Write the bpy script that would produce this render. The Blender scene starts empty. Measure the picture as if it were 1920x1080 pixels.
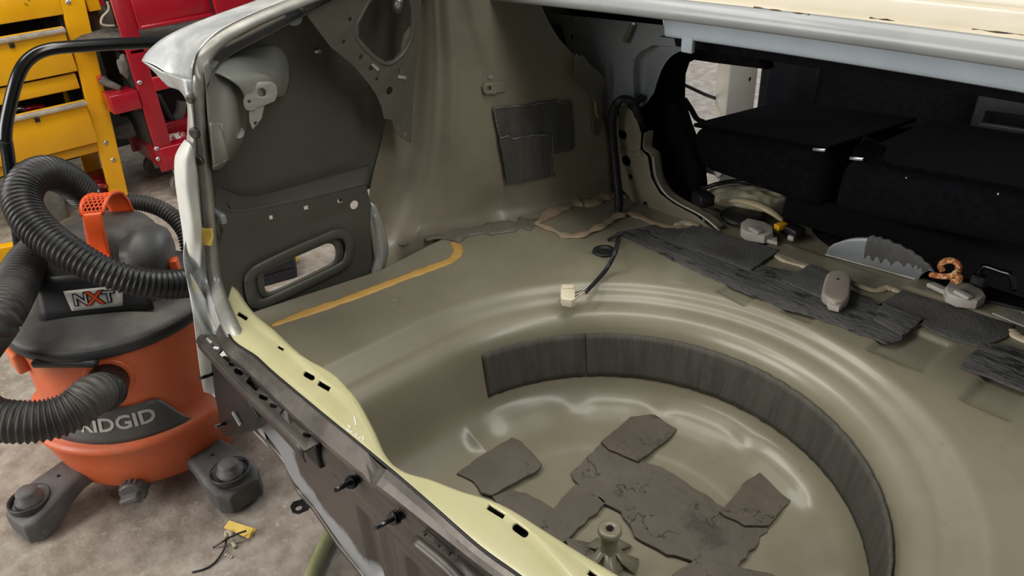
import bpy, bmesh, math, random
from mathutils import Vector, Matrix, noise
random.seed(7)
S = bpy.context.scene
COL = S.collection
PI = math.pi

# ---------------------------------------------------------------- camera
FPX = 1442.0
CAM = Vector((0.616, 0.0, 1.5))
def _axes():
    d = Vector((138.0, 2430.0, FPX)).normalized(); up = -d
    l = Vector((-1410.0, -700.0, FPX)); l = (l - up * l.dot(up)).normalized()
    X = -l; Y = up.cross(X)
    return Matrix((X, Y, up))            # world = A @ camera(x right, y down, z forward)
AX = _axes()
cam = bpy.data.cameras.new('camera')
cam.sensor_width = 36.0; cam.lens = FPX / 1920 * 36.0; cam.clip_start = 0.02; cam.clip_end = 100
camo = bpy.data.objects.new('camera', cam); COL.objects.link(camo)
m = AX.to_4x4() @ Matrix.Rotation(PI, 4, 'X'); m.translation = CAM
camo.matrix_world = m
S.camera = camo

# ---------------------------------------------------------------- world, lights, exposure
w = bpy.data.worlds.new('world'); S.world = w; w.use_nodes = True
bg = w.node_tree.nodes['Background']; bg.inputs[0].default_value = (0.86, 0.94, 1.0, 1); bg.inputs[1].default_value = 0.13
def area(name, loc, target, size, power, color=(1, 1, 1), sizey=None):
    L = bpy.data.lights.new(name, 'AREA'); L.energy = power; L.color = color
    L.shape = 'RECTANGLE'; L.size = size; L.size_y = sizey or size
    o = bpy.data.objects.new(name, L); COL.objects.link(o); o.location = loc
    o.rotation_euler = (Vector(target) - Vector(loc)).to_track_quat('-Z', 'Y').to_euler()
    return o
area('open_garage_door', (-2.4, -4.4, 2.3), (-0.8, 0.4, 0.4), 3.8, 255, (1.0, 0.97, 0.92), 2.6)
area('ceiling_tube_light_rear', (-1.9, -0.2, 3.4), (-1.9, -0.2, 0), 0.8, 60, (1.0, 0.96, 0.88), 2.4)
area('ceiling_tube_light_front', (-0.30, 0.95, 3.5), (-0.25, 0.95, 0), 0.7, 33, (1.0, 0.96, 0.88), 2.4)
area('wheelhouse_fill_light', (2.1, 0.95, 2.9), (0.2, 0.85, 0.4), 0.7, 38, (1.0, 0.97, 0.92), 2.4)  # added fill light, unseen, to brighten the wheelhouse face from the right
area('daylight_side_door', (-2.2, 6.2, 2.4), (-1.9, 3.6, 0.0), 2.4, 110, (0.93, 0.97, 1.0), 2.0)
S.view_settings.view_transform = 'Standard'; S.view_settings.look = 'None'
S.view_settings.gamma = 1.0; S.view_settings.use_curve_mapping = False
S.view_settings.exposure = 0.0

# ---------------------------------------------------------------- photo pixel (1920x1080) -> point on a plane of the place
def ray(u, v): return AX @ Vector((u - 960, v - 540, FPX))
def PZ(u, v, z): d = ray(u, v); return CAM + d * ((z - CAM.z) / d.z)
def PX(u, v, x): d = ray(u, v); return CAM + d * ((x - CAM.x) / d.x)
def PY(u, v, y): d = ray(u, v); return CAM + d * ((y - CAM.y) / d.y)
def PP(u, v, p0, n): d = ray(u, v); return CAM + d * ((Vector(p0) - CAM).dot(n) / d.dot(n))

# ---------------------------------------------------------------- materials
MATS = {}
def lin(c):
    if isinstance(c, str):
        c = tuple(int(c[i:i+2], 16) / 255 for i in (0, 2, 4))
        c = tuple(x / 12.92 if x <= .04045 else ((x + .055) / 1.055) ** 2.4 for x in c)
    return (c[0], c[1], c[2], 1)
def mat(name, col, rough=.5, metal=0., col2=None, nscale=8, nlo=.42, nhi=.62, bump=0, bscale=60, coat=0., spec=.5,
        stretch=(1, 1, 1), col3=None, n3=3, lo3=.6, hi3=.68, detail=6, roughvar=0, trans=0, crack=0, crack_scale=12, attr=None, acol=None, arough=None, ametal=None, bdetail=4):
    M = bpy.data.materials.new(name); M.use_nodes = True; nt = M.node_tree; N = nt.nodes; L = nt.links
    b = N['Principled BSDF']
    b.inputs['Base Color'].default_value = lin(col); b.inputs['Roughness'].default_value = rough
    b.inputs['Metallic'].default_value = metal; b.inputs['Specular IOR Level'].default_value = spec
    b.inputs['Coat Weight'].default_value = coat; b.inputs['Coat Roughness'].default_value = .12
    b.inputs['Transmission Weight'].default_value = trans
    tc = N.new('ShaderNodeTexCoord'); mp = N.new('ShaderNodeMapping'); L.new(tc.outputs['Object'], mp.inputs[0]); mp.inputs['Scale'].default_value = stretch
    def nz(sc, dt=6):
        n = N.new('ShaderNodeTexNoise'); n.inputs['Scale'].default_value = sc; n.inputs['Detail'].default_value = dt; n.inputs['Roughness'].default_value = .62
        L.new(mp.outputs[0], n.inputs['Vector']); return n
    def ramp(src, lo, hi):
        r = N.new('ShaderNodeMapRange'); r.inputs[1].default_value = lo; r.inputs[2].default_value = hi; r.clamp = True
        L.new(src, r.inputs[0]); return r.outputs[0]
    def mix(fac, a, c):
        x = N.new('ShaderNodeMix'); x.data_type = 'RGBA'
        L.new(fac, x.inputs[0])
        if isinstance(a, (str, tuple)): x.inputs[6].default_value = lin(a)
        else: L.new(a, x.inputs[6])
        if isinstance(c, (str, tuple)): x.inputs[7].default_value = lin(c)
        else: L.new(c, x.inputs[7])
        return x.outputs[2]
    cur = None
    if col2 is not None:
        cur = mix(ramp(nz(nscale, detail).outputs[0], nlo, nhi), col, col2)
    if col3 is not None:
        cur = mix(ramp(nz(n3, 8).outputs[0], lo3, hi3), cur if cur is not None else col, col3)
    if roughvar:
        r = N.new('ShaderNodeMapRange'); r.inputs[1].default_value = .3; r.inputs[2].default_value = .7
        r.inputs[3].default_value = rough - roughvar; r.inputs[4].default_value = rough + roughvar
        L.new(nz(nscale * 1.7).outputs[0], r.inputs[0]); L.new(r.outputs[0], b.inputs['Roughness'])
    if attr:
        at = N.new('ShaderNodeAttribute'); at.attribute_name = attr
        ad = N.new('ShaderNodeMath'); ad.operation = 'ADD'; L.new(at.outputs['Fac'], ad.inputs[0])
        sb = N.new('ShaderNodeMath'); sb.operation = 'MULTIPLY_ADD'; L.new(nz(9, 8).outputs[0], sb.inputs[0]); sb.inputs[1].default_value = .9; sb.inputs[2].default_value = -.45
        L.new(sb.outputs[0], ad.inputs[1])
        f = ramp(ad.outputs[0], .42, .58)
        cur = mix(f, cur if cur is not None else col, acol)
        if arough is not None:
            r = N.new('ShaderNodeMapRange'); r.inputs[3].default_value = rough; r.inputs[4].default_value = arough; L.new(f, r.inputs[0]); L.new(r.outputs[0], b.inputs['Roughness'])
        if ametal is not None:
            r = N.new('ShaderNodeMapRange'); r.inputs[3].default_value = metal; r.inputs[4].default_value = ametal; L.new(f, r.inputs[0]); L.new(r.outputs[0], b.inputs['Metallic'])
    if crack:
        cn = nz(crack_scale, 9); c1 = N.new('ShaderNodeMath'); c1.operation = 'SUBTRACT'; L.new(cn.outputs[0], c1.inputs[0]); c1.inputs[1].default_value = .5
        c2 = N.new('ShaderNodeMath'); c2.operation = 'ABSOLUTE'; L.new(c1.outputs[0], c2.inputs[0])
        line = ramp(c2.outputs[0], crack, crack * .35)
        mk = ramp(nz(crack_scale * .7, 3).outputs[0], .5, .56)
        mm = N.new('ShaderNodeMath'); mm.operation = 'MULTIPLY'; L.new(line, mm.inputs[0]); L.new(mk, mm.inputs[1])
        cur = mix(mm.outputs[0], cur if cur is not None else col, '12110f')
    if cur is not None: L.new(cur, b.inputs['Base Color'])
    if bump:
        bp = N.new('ShaderNodeBump'); bp.inputs['Strength'].default_value = bump; bp.inputs['Distance'].default_value = .01
        L.new(nz(bscale, bdetail).outputs[0], bp.inputs['Height']); L.new(bp.outputs[0], b.inputs['Normal'])
    MATS[name] = M; return M

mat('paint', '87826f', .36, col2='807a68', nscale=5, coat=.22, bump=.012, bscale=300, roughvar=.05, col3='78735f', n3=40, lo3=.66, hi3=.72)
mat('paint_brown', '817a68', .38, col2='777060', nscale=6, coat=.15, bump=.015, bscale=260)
mat('paint_shaded', '53524a', .42, col2='4c4b43', nscale=5, coat=.1, bump=.012, bscale=300)  # trunk paint darkened for the shade on the quarter's inner side
mat('paint_mid', '67645a', .38, col2='5f5c53', nscale=5, coat=.15)  # trunk paint darkened for the shade on the hinge plate
mat('paint_grey', '8a8f92', .36, col2='80868a', nscale=5, coat=.2)
mat('paint_silver', 'a3a49b', .32, col2='989a92', nscale=6, coat=.3, metal=.15)
mat('pad_edge', '8a8986', .8, col2='6c6b69', nscale=40)
mat('cream', 'c2bd92', .28, col2='b9b488', nscale=6, coat=.5)
mat('deck_cream', 'cdc3ad', .45, col2='c3b9a2', nscale=4, col3='b8aa9a', n3=14, lo3=.66, hi3=.7)
mat('deck_daylit', 'b9c3ce', .4, col2='aeb8c4', nscale=5, coat=.2)  # grey paint lightened and blued for daylight on the deck crossmember
mat('deck_roll_shaded', '9a9c9c', .4, col2='909396', nscale=6, coat=.3)  # deck cream greyed to paint in the shading of the roll
mat('ecoat', '3c3430', .38, col2='36302c', nscale=10, bump=.02, bscale=300, coat=.2, attr='wear', acol='a4a8ad', arough=.42, ametal=.45)
mat('ecoat_dark', '131314', .4, col2='191818', nscale=14, spec=.25, bump=.03, bscale=200)
mat('barmetal', '4d4843', .38, metal=.35, col2='3d3935', nscale=16, bump=.03, bscale=240)
mat('stripmetal', '6b655f', .38, metal=.5, col2='4a443f', nscale=9, nlo=.4, nhi=.6, bump=.03, bscale=300)
mat('silver', 'a6a9aa', .46, metal=.4, col2='cfd1ce', nscale=9, nlo=.4, nhi=.62, stretch=(1, 1, 1), bump=.03, bscale=90, roughvar=.08, col3='7d7f80', n3=7, lo3=.6, hi3=.7)
mat('flange', '8e8d86', .34, metal=.3, col2='a8a79f', nscale=10, bump=.02, bscale=100)
mat('putty', 'dcdcd4', .55, col2='c9cdd0', nscale=8, col3='e6e0b4', n3=5, lo3=.56, hi3=.64)
mat('pad', '525252', .78, col2='5e5e5d', nscale=24, bump=.45, bscale=140, col3='474644', n3=6, lo3=.55, hi3=.62)
mat('pad_crack', '515150', .8, col2='626261', nscale=30, bump=1.0, bscale=100, crack=.02, crack_scale=16, stretch=(.35, 1.3, 1), col3='2b2a28', n3=38, lo3=.58, hi3=.63)
mat('pad_brown', '564f45', .72, col2='5f574c', nscale=12, crack=.007, crack_scale=9, bump=.4, bscale=120, col3='3b3732', n3=9, lo3=.55, hi3=.63)
mat('pad_well', '5c564c', .74, col2='665f55', nscale=10, bump=.5, bscale=60, crack=.007, crack_scale=6, col3='4b4741', n3=5, lo3=.6, hi3=.68)
mat('pad_wall', '514e48', .8, col2='46433e', nscale=26, bump=.5, bscale=60, stretch=(1.6, 1.6, .22))
mat('pad_side', '484742', .78, col2='55544f', nscale=20, bump=.8, bscale=70, stretch=(1.5, 1.5, .16))
mat('sealer_yellow', 'd2a75c', .5, col2='c79b50', nscale=18, bump=.12, bscale=60)
mat('sealer_tan', 'a5937a', .5, col2='8f7e68', nscale=14, bump=.15, bscale=60)
mat('sealer_grey', '6b665a', .5, col2='5f5a50', nscale=16, bump=.3, bscale=70)
mat('sealer_cream', 'c6b89d', .45, col2='b5a78d', nscale=20, bump=.1, bscale=60)
mat('black_gap', '080808', .9)
mat('black_rubber', '16161a', .5, col2='1c1c20', nscale=20)
mat('black_gloss', '0d0d0f', .22, coat=.4)
mat('black_plastic', '19191a', .42, bump=.04, bscale=300)
mat('black_fabric', '0d0e12', .95, col2='15161b', nscale=60, bump=.5, bscale=420, spec=.15)
mat('black_carpet', '0b0b0e', 1.0, col2='121216', nscale=90, bump=.7, bscale=500, spec=.1)
mat('white_plastic', 'b4aea8', .45, col2='a8a29c', nscale=14)
mat('white_bright', 'e6e4df', .4)
mat('connector', 'd8cfb8', .42, col2='cdc3ab', nscale=20)
mat('grey_plastic', 'a59a90', .48, col2='988d84', nscale=12)
mat('steel', 'c9cacb', .25, metal=.9)
mat('bag', 'd3cfb8', .55, col2='c2bc9c', nscale=8, bump=.2, bscale=30)
mat('tan_plastic', 'b6a888', .5)
mat('tag_yellow', 'e0a21c', .5)
mat('rope', 'a5572a', .8, col2='d9b98a', nscale=160, nlo=.5, nhi=.55)
mat('pillar', 'd9d6cc', .3, col2='cfcbbf', nscale=6, coat=.4)
mat('trim_dark', '23252b', .55, col2='1b1d22', nscale=20)
mat('vac_orange', 'd96c42', .45, col2='d0633a', nscale=6, col3='c98866', n3=4, lo3=.58, hi3=.74, bump=.02, bscale=300, roughvar=.06)
mat('vac_orange_bright', 'ea5a22', .38, col2='dd5220', nscale=8)
mat('vac_black', '464645', .5, col2='555350', nscale=7, col3='726d64', n3=5, lo3=.52, hi3=.74, bump=.04, bscale=320, roughvar=.08)
mat('vac_dark', '232325', .45, col2='2e2e2f', nscale=9)
mat('hose', '1d1d1e', .4, col2='2b2a29', nscale=12, spec=.5)
mat('hose_dusty', '2c2b2a', .5, col2='474440', nscale=10)
mat('caster', '4f4d4b', .6, col2='626060', nscale=12, col3='8a8d92', n3=14, lo3=.62, hi3=.7)
mat('drain', '6f6d6b', .5, col2='5c5a58', nscale=20)
mat('label_dark', '4b4947', .45, col2='575553', nscale=10)
mat('label_white', 'cfccc6', .4, col2='bfbcb5', nscale=12)
mat('label_letter', 'b9b4ad', .4)
mat('label_black', '151515', .4)
mat('yellow_paint', 'efb008', .32, col2='e6a405', nscale=5, coat=.3, col3='8a6c1c', n3=22, lo3=.685, hi3=.72)
mat('red_paint', 'a51025', .3, col2='980d20', nscale=5, coat=.4, col3='6b1220', n3=16, lo3=.66, hi3=.72)
mat('alu', 'd6d3ca', .35, metal=.5, col2='b5b2a8', nscale=20)
mat('dark_inside', '171512', .8, col2='231f1b', nscale=12)
mat('clutter_grey', '6a665f', .7, col2='4a4742', nscale=14)
mat('clutter_brown', '5b4a3b', .75, col2='3f352b', nscale=14)
mat('bottle_white', 'd9d6cf', .4)
mat('bottle_label', '8f2a33', .5, col2='d0c4bd', nscale=30, nlo=.5, nhi=.53)
mat('hose_green', '8c8f63', .5, col2='9b9d74', nscale=14)
mat('foam', '26262a', .95, col2='303035', nscale=60, bump=.5, bscale=300)
mat('note_yellow', 'e9c866', .6, col2='dcb955', nscale=20)
mat('string', 'b3a994', .8)
mat('concrete', 'aca297', .68, col2='8a7f73', nscale=16, nlo=.38, nhi=.62, detail=12, col3='bdb4a8', n3=45, lo3=.58, hi3=.74, bump=.3, bscale=90, roughvar=.08, bdetail=8)
mat('wall_dirty', '4b463f', .85, col2='3a362f', nscale=2.5)

# ---------------------------------------------------------------- mesh helpers
def tag(o, label=None, cat=None, group=None, kind=None):
    if label: o['label'] = label
    if cat: o['category'] = cat
    if group: o['group'] = group
    if kind: o['kind'] = kind
    return o
def thing(name, label, cat, loc=(0, 0, 0), rz=0, group=None):
    o = bpy.data.objects.new(name, None); COL.objects.link(o); o.location = loc; o.rotation_euler = (0, 0, rz); o.empty_display_size = .05
    tag(o, label, cat, group); return o
def WM(o):
    m = Matrix.LocRotScale(o.location, o.rotation_euler.to_quaternion(), o.scale)
    return (WM(o.parent) @ o.matrix_parent_inverse @ m) if o.parent else m
def link(name, me, material, parent=None, world=True):
    o = bpy.data.objects.new(name, me); COL.objects.link(o)
    if material: 
        me.materials.clear(); me.materials.append(MATS[material] if isinstance(material, str) else material)
    if parent:
        o.parent = parent
        if world: o.matrix_parent_inverse = WM(parent).inverted()
    return o
class MB:
    def __init__(s): s.v = []; s.f = []; s.sm = []; s.attr = None
    def add(s, vs, fs, smooth=True):
        n = len(s.v); s.v += [tuple(p) for p in vs]; s.f += [tuple(i + n for i in f) for f in fs]; s.sm += [smooth] * len(fs); return s
    def box(s, c, d, R=None, smooth=False, bev=0):
        c = Vector(c); hx, hy, hz = d[0] / 2, d[1] / 2, d[2] / 2
        b = min(bev, hx * .9, hy * .9, hz * .9) if bev else 0
        if not b:
            P = [Vector((x * hx, y * hy, z * hz)) for x in (-1, 1) for y in (-1, 1) for z in (-1, 1)]
            F = [(0, 1, 3, 2), (4, 6, 7, 5), (0, 4, 5, 1), (2, 3, 7, 6), (0, 2, 6, 4), (1, 5, 7, 3)]
        else:
            bm = bmesh.new(); bmesh.ops.create_cube(bm, size=1)
            bmesh.ops.scale(bm, vec=d, verts=bm.verts)
            bmesh.ops.bevel(bm, geom=bm.edges[:], offset=b, segments=2, profile=.5, affect='EDGES')
            bm.verts.ensure_lookup_table(); bm.verts.index_update()
            P = [v.co.copy() for v in bm.verts]; F = [tuple(v.index for v in f.verts) for f in bm.faces]; bm.free(); smooth = True
        if R is not None: P = [R @ p for p in P]
        return s.add([c + p for p in P], F, smooth)
    def hexa(s, P8, smooth=False):   # bottom 4 ccw, top 4
        return s.add(P8, [(3, 2, 1, 0), (4, 5, 6, 7), (0, 1, 5, 4), (1, 2, 6, 5), (2, 3, 7, 6), (3, 0, 4, 7)], smooth)
    def ring_loft(s, rings, closed=True, cap=True, smooth=True, capsmooth=False):
        n = len(rings[0]); V = [p for r in rings for p in r]; F = []
        for i in range(len(rings) - 1):
            for j in range(n if closed else n - 1):
                a = i * n + j; b_ = i * n + (j + 1) % n; F.append((a, b_, b_ + n, a + n))
        s.add(V, F, smooth)
        if cap and closed:
            s.add(rings[0][::-1], [tuple(range(n))], capsmooth); s.add(rings[-1], [tuple(range(n))], capsmooth)
        return s
    def tube(s, path, r, n=10, cap=True, sq=1.0, upv=None):
        P = [Vector(p) for p in path]; m_ = len(P); rings = []; prev = None
        for i in range(m_):
            t = (P[min(i + 1, m_ - 1)] - P[max(i - 1, 0)]).normalized()
            if prev is None:
                a = Vector(upv) if upv else (Vector((0, 0, 1)) if abs(t.z) < .9 else Vector((1, 0, 0)))
            else: a = prev
            nn = (a - t * a.dot(t)).normalized(); prev = nn; bb = t.cross(nn)
            rr = r(i / (m_ - 1)) if callable(r) else r
            rings.append([P[i] + nn * (math.cos(2 * PI * k / n) * rr * sq) + bb * (math.sin(2 * PI * k / n) * rr) for k in range(n)])
        return s.ring_loft(rings, True, cap)
    def lathe(s, prof, c=(0, 0, 0), n=32, R=None, cap=True, a0=0, a1=2 * PI):
        c = Vector(c); full = abs(a1 - a0 - 2 * PI) < 1e-6; rings = []
        for (r, z) in prof:
            ring = []
            for k in range(n if full else n + 1):
                a = a0 + (a1 - a0) * k / n; p = Vector((r * math.cos(a), r * math.sin(a), z))
                ring.append(c + (R @ p if R is not None else p))
            rings.append(ring)
        return s.ring_loft(rings, full, cap and full)
    def cyl(s, a, b, r, n=16, r2=None):
        a, b = Vector(a), Vector(b); r2 = r if r2 is None else r2
        return s.tube([a, b], lambda t: r + (r2 - r) * t, n)
    def grid(s, G, smooth=True):
        nr, nc = len(G), len(G[0])
        return s.add([p for r in G for p in r], [(i * nc + j, i * nc + j + 1, (i + 1) * nc + j + 1, (i + 1) * nc + j) for i in range(nr - 1) for j in range(nc - 1)], smooth)
    def build(s, name, material, parent=None, world=True, solid=0, bev=0, off=-1, attr=None, sub=0, autosm=None):
        me = bpy.data.meshes.new(name); me.from_pydata(s.v, [], s.f); me.update()
        me.polygons.foreach_set('use_smooth', s.sm)
        bm = bmesh.new(); bm.from_mesh(me)
        if not s.attr: bmesh.ops.remove_doubles(bm, verts=bm.verts, dist=1e-6)
        bmesh.ops.recalc_face_normals(bm, faces=bm.faces); bm.to_mesh(me); bm.free()
        if s.attr:
            a = me.attributes.new(s.attr[0], 'FLOAT', 'POINT'); a.data.foreach_set('value', s.attr[1])
        if autosm: me.set_sharp_from_angle(angle=math.radians(autosm))
        o = link(name, me, material, parent, world)
        if solid: md = o.modifiers.new('s', 'SOLIDIFY'); md.thickness = solid; md.offset = off
        if bev: md = o.modifiers.new('b', 'BEVEL'); md.width = bev; md.segments = 2; md.limit_method = 'ANGLE'
        if sub: md = o.modifiers.new('u', 'SUBSURF'); md.levels = sub; md.render_levels = sub
        return o
def cr(P, n, closed=False):
    """Catmull-Rom through points, n samples per span"""
    P = [Vector(p) for p in P]; out = []; m_ = len(P)
    spans = m_ if closed else m_ - 1
    for i in range(spans):
        if closed: a, b, c, d = P[(i - 1) % m_], P[i], P[(i + 1) % m_], P[(i + 2) % m_]
        else: a, b, c, d = P[i - 1] if i else P[0] * 2 - P[1], P[i], P[i + 1], (P[i + 2] if i + 2 < m_ else P[-1] * 2 - P[-2])
        for k in range(n):
            t = k / n
            out.append(.5 * ((2 * b) + (c - a) * t + (2 * a - 5 * b + 4 * c - d) * t * t + (3 * b - a - 3 * c + d) * t ** 3))
    if not closed: out.append(P[-1].copy())
    return out
def surf(C, nu=6, nv=6):
    rows = [cr(r, nv) for r in C]; cols = list(zip(*rows)); cc = [cr(list(c), nu) for c in cols]
    return [list(r) for r in zip(*cc)]
def sheet(name, C, material, parent, nu=6, nv=6, solid=.0015, disp=None, off=0):
    G = surf(C, nu, nv)
    if disp:
        nr, nc = len(G), len(G[0])
        for i in range(nr):
            for j in range(nc):
                G[i][j] = disp(G[i][j], i / (nr - 1), j / (nc - 1))
    return MB().grid(G).build(name, material, parent, solid=solid, off=off)
def rough_outline(P, step=.012, amp=.003, seed=0):
    out = []; rnd = random.Random(seed); n = len(P)
    for i in range(n):
        a, b = Vector(P[i]), Vector(P[(i + 1) % n]); k = max(1, int((b - a).length / step))
        for j in range(k):
            p = a.lerp(b, j / k)
            if j: p = p + Vector((rnd.uniform(-amp, amp), rnd.uniform(-amp, amp)))
            out.append(p)
    return out
def plate(name, outline, holes, origin, ux, uy, thick, material, parent, bevel=0, resol=2, world=True, smooth=True):
    """flat sheet with real holes: outlines in 2D (ux,uy) about origin; the sheet's mid plane holds origin"""
    ux, uy = Vector(ux).normalized(), Vector(uy).normalized(); nz_ = ux.cross(uy)
    cu = bpy.data.curves.new(name, 'CURVE'); cu.dimensions = '2D'; cu.fill_mode = 'BOTH'
    cu.extrude = max(thick / 2 - bevel, 1e-5); cu.bevel_depth = bevel; cu.bevel_resolution = resol
    for loop in [outline] + list(holes):
        sp = cu.splines.new('POLY'); sp.points.add(len(loop) - 1)
        for p, q in zip(sp.points, loop): p.co = (q[0], q[1], 0, 1)
        sp.use_cyclic_u = True
    tmp = bpy.data.objects.new('tmp', cu)
    me = bpy.data.meshes.new_from_object(tmp); bpy.data.objects.remove(tmp); bpy.data.curves.remove(cu)
    me.name = name
    M = Matrix((ux, uy, nz_)).transposed().to_4x4(); M.translation = Vector(origin); me.transform(M)
    bm = bmesh.new(); bm.from_mesh(me); bmesh.ops.remove_doubles(bm, verts=bm.verts, dist=1e-6); bmesh.ops.recalc_face_normals(bm, faces=bm.faces); bm.to_mesh(me); bm.free()
    if smooth and bevel:
        me.polygons.foreach_set('use_smooth', [True] * len(me.polygons)); me.set_sharp_from_angle(angle=math.radians(40))
    else: me.polygons.foreach_set('use_smooth', [False] * len(me.polygons))
    return link(name, me, material, parent, world)
class Pl:
    """a plane of the place with 2D coordinates; to2 maps a photo pixel onto it"""
    def __init__(s, o, ux, uy):
        s.o = Vector(o); s.ux = Vector(ux).normalized(); s.n = s.ux.cross(Vector(uy)).normalized(); s.uy = s.n.cross(s.ux)
    def to2(s, u, v): p = PP(u, v, s.o, s.n) - s.o; return Vector((p.dot(s.ux), p.dot(s.uy)))
    def at(s, u, v, h=0): return PP(u, v, s.o, s.n) + s.n * h
    def plate(s, name, px, holes, thick, material, parent, bevel=0, h=0, smoothen=0, **k):
        ol = [s.to2(*p) for p in px]
        if smoothen: ol = [q.to_2d() for q in cr([p.to_3d() for p in ol], smoothen, True)]
        hs = []
        for hh in holes:
            if len(hh) == 3 or len(hh) == 4 and not isinstance(hh[0], tuple): hs.append(s.ell(*hh))
            else: hs.append([s.to2(*p) for p in hh])
        return plate(name, ol, hs, s.o + s.n * h, s.ux, s.uy, thick, material, parent, bevel, **k)
    def ell(s, u, v, r, sq=1.0, n=18):
        c = s.to2(u, v); rr = (s.to2(u + r, v) - c).length * .5 + (s.to2(u, v + r) - c).length * .5
        return [c + Vector((math.cos(2 * PI * k / n) * rr, math.sin(2 * PI * k / n) * rr * sq)) for k in range(n)]
def smooth01(t): t = max(0., min(1., t)); return t * t * (3 - 2 * t)
def rrect(cx, cy, w_, h_, r, n=5, rot=0):
    out = []
    for (sx, sy, a0) in ((1, 1, 0), (-1, 1, PI / 2), (-1, -1, PI), (1, -1, 3 * PI / 2)):
        for k in range(n + 1):
            a = a0 + PI / 2 * k / n; out.append(Vector((sx * (w_ / 2 - r) + r * math.cos(a), sy * (h_ / 2 - r) + r * math.sin(a))))
    c, s_ = math.cos(rot), math.sin(rot)
    return [Vector((cx + p.x * c - p.y * s_, cy + p.x * s_ + p.y * c)) for p in out]
def copy_tree(o, parent=None):
    c = o.copy(); COL.objects.link(c)
    if parent: c.parent = parent
    for ch in [x for x in COL.objects if x.parent == o]: copy_tree(ch, c)
    return c
# ================================================================ the setting
ZF = .62
def floor_mesh():
    mb = MB(); N_ = 60; G = []
    for i in range(N_ + 1):
        r = []
        for j in range(N_ + 1):
            x = -6.2 + 9.2 * i / N_; y = -2.6 + 10.0 * j / N_
            r.append(Vector((x, y, .0)))
        G.append(r)
    return mb.grid(G)
fl = MB().box((-1.6, 2.4, -.05), (9.2, 10.0, .1)).build('floor', 'concrete'); tag(fl, kind='structure')
wl = MB().box((-5.2, 2.4, 1.5), (.1, 10, 3.0)).build('wall_left', 'wall_dirty'); tag(wl, kind='structure')

# ================================================================ the car shell
car = thing('car', 'stripped car body with bare grey trunk, open and seen from behind', 'car', (0, 1.2, 0))

# ---- trunk floor with the round spare wheel well
CX, CY = -.02, .72
PROF = [(0, .373), (.10, .373), (.20, .372), (.26, .374), (.275, .379), (.30, .380), (.34, .381), (.37, .384), (.395, .394), (.415, .412), (.427, .436), (.433, .470), (.438, .520), (.443, .552),
        (.449, .570), (.458, .582), (.470, .589), (.484, .592), (.494, .592), (.502, .594), (.510, .600), (.518, .6045), (.526, .607), (.533, .612), (.541, .6185), (.549, .6205), (.558, .6205), (.57, .620), (.60, .620)]
def prof(r):
    if r >= .60: return ZF
    for i in range(len(PROF) - 1):
        if PROF[i][0] <= r <= PROF[i + 1][0]:
            a, b = PROF[i], PROF[i + 1]; t = (r - a[0]) / (b[0] - a[0]); return a[1] + (b[1] - a[1]) * t
EMB = []
def emb(pa, pb, d, w_=.008, rz=0.0):
    a, b = PZ(*pa, ZF), PZ(*pb, ZF); EMB.append((min(a.x, b.x), max(a.x, b.x), min(a.y, b.y), max(a.y, b.y), d, w_))
emb((1350, 548), (1440, 540), -.006); emb((1470, 585), (1560, 570), -.006)
emb((1635, 655), (1778, 645), -.009); emb((1810, 750), (1960, 700), -.010)
emb((1110, 470), (1160, 475), -.004, .02); emb((1430, 470), (1640, 520), .006); emb((1700, 540), (1920, 590), .006)
emb((1060, 425), (1180, 400), -.004, .03)
def dz(x, y):
    s_ = 0
    for (x0, x1, y0, y1, d, w_) in EMB:
        if x0 - w_ < x < x1 + w_ and y0 - w_ < y < y1 + w_:
            s_ += d * smooth01((x - x0 + w_) / w_) * smooth01((x1 - x + w_) / w_) * smooth01((y - y0 + w_) / w_) * smooth01((y1 - y + w_) / w_)
    r = math.hypot(x - CX, y - CY)
    if y > CY and .33 < r < .428:      # stamped lobes round the well bottom
        a = math.atan2(y - CY, x - CX); t = (a * 6.2 / PI) % 1.0
        s_ += .008 * math.sin(PI * (r - .33) / .098) ** 2 * (1 - abs(math.cos(PI * t)) ** 6)
    return s_
def rr_of(x, y): return math.hypot(x - CX, y - CY) if y >= CY else abs(x - CX)
def zfloor(x, y): return prof(rr_of(x, y)) + dz(x, y)
def xl(y):
    if y < .49: return -.858
    if y < .78: return -.858 + .046 * (y - .49) / .29
    return -.812 - .02 * smooth01((y - .78) / .2)
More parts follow.
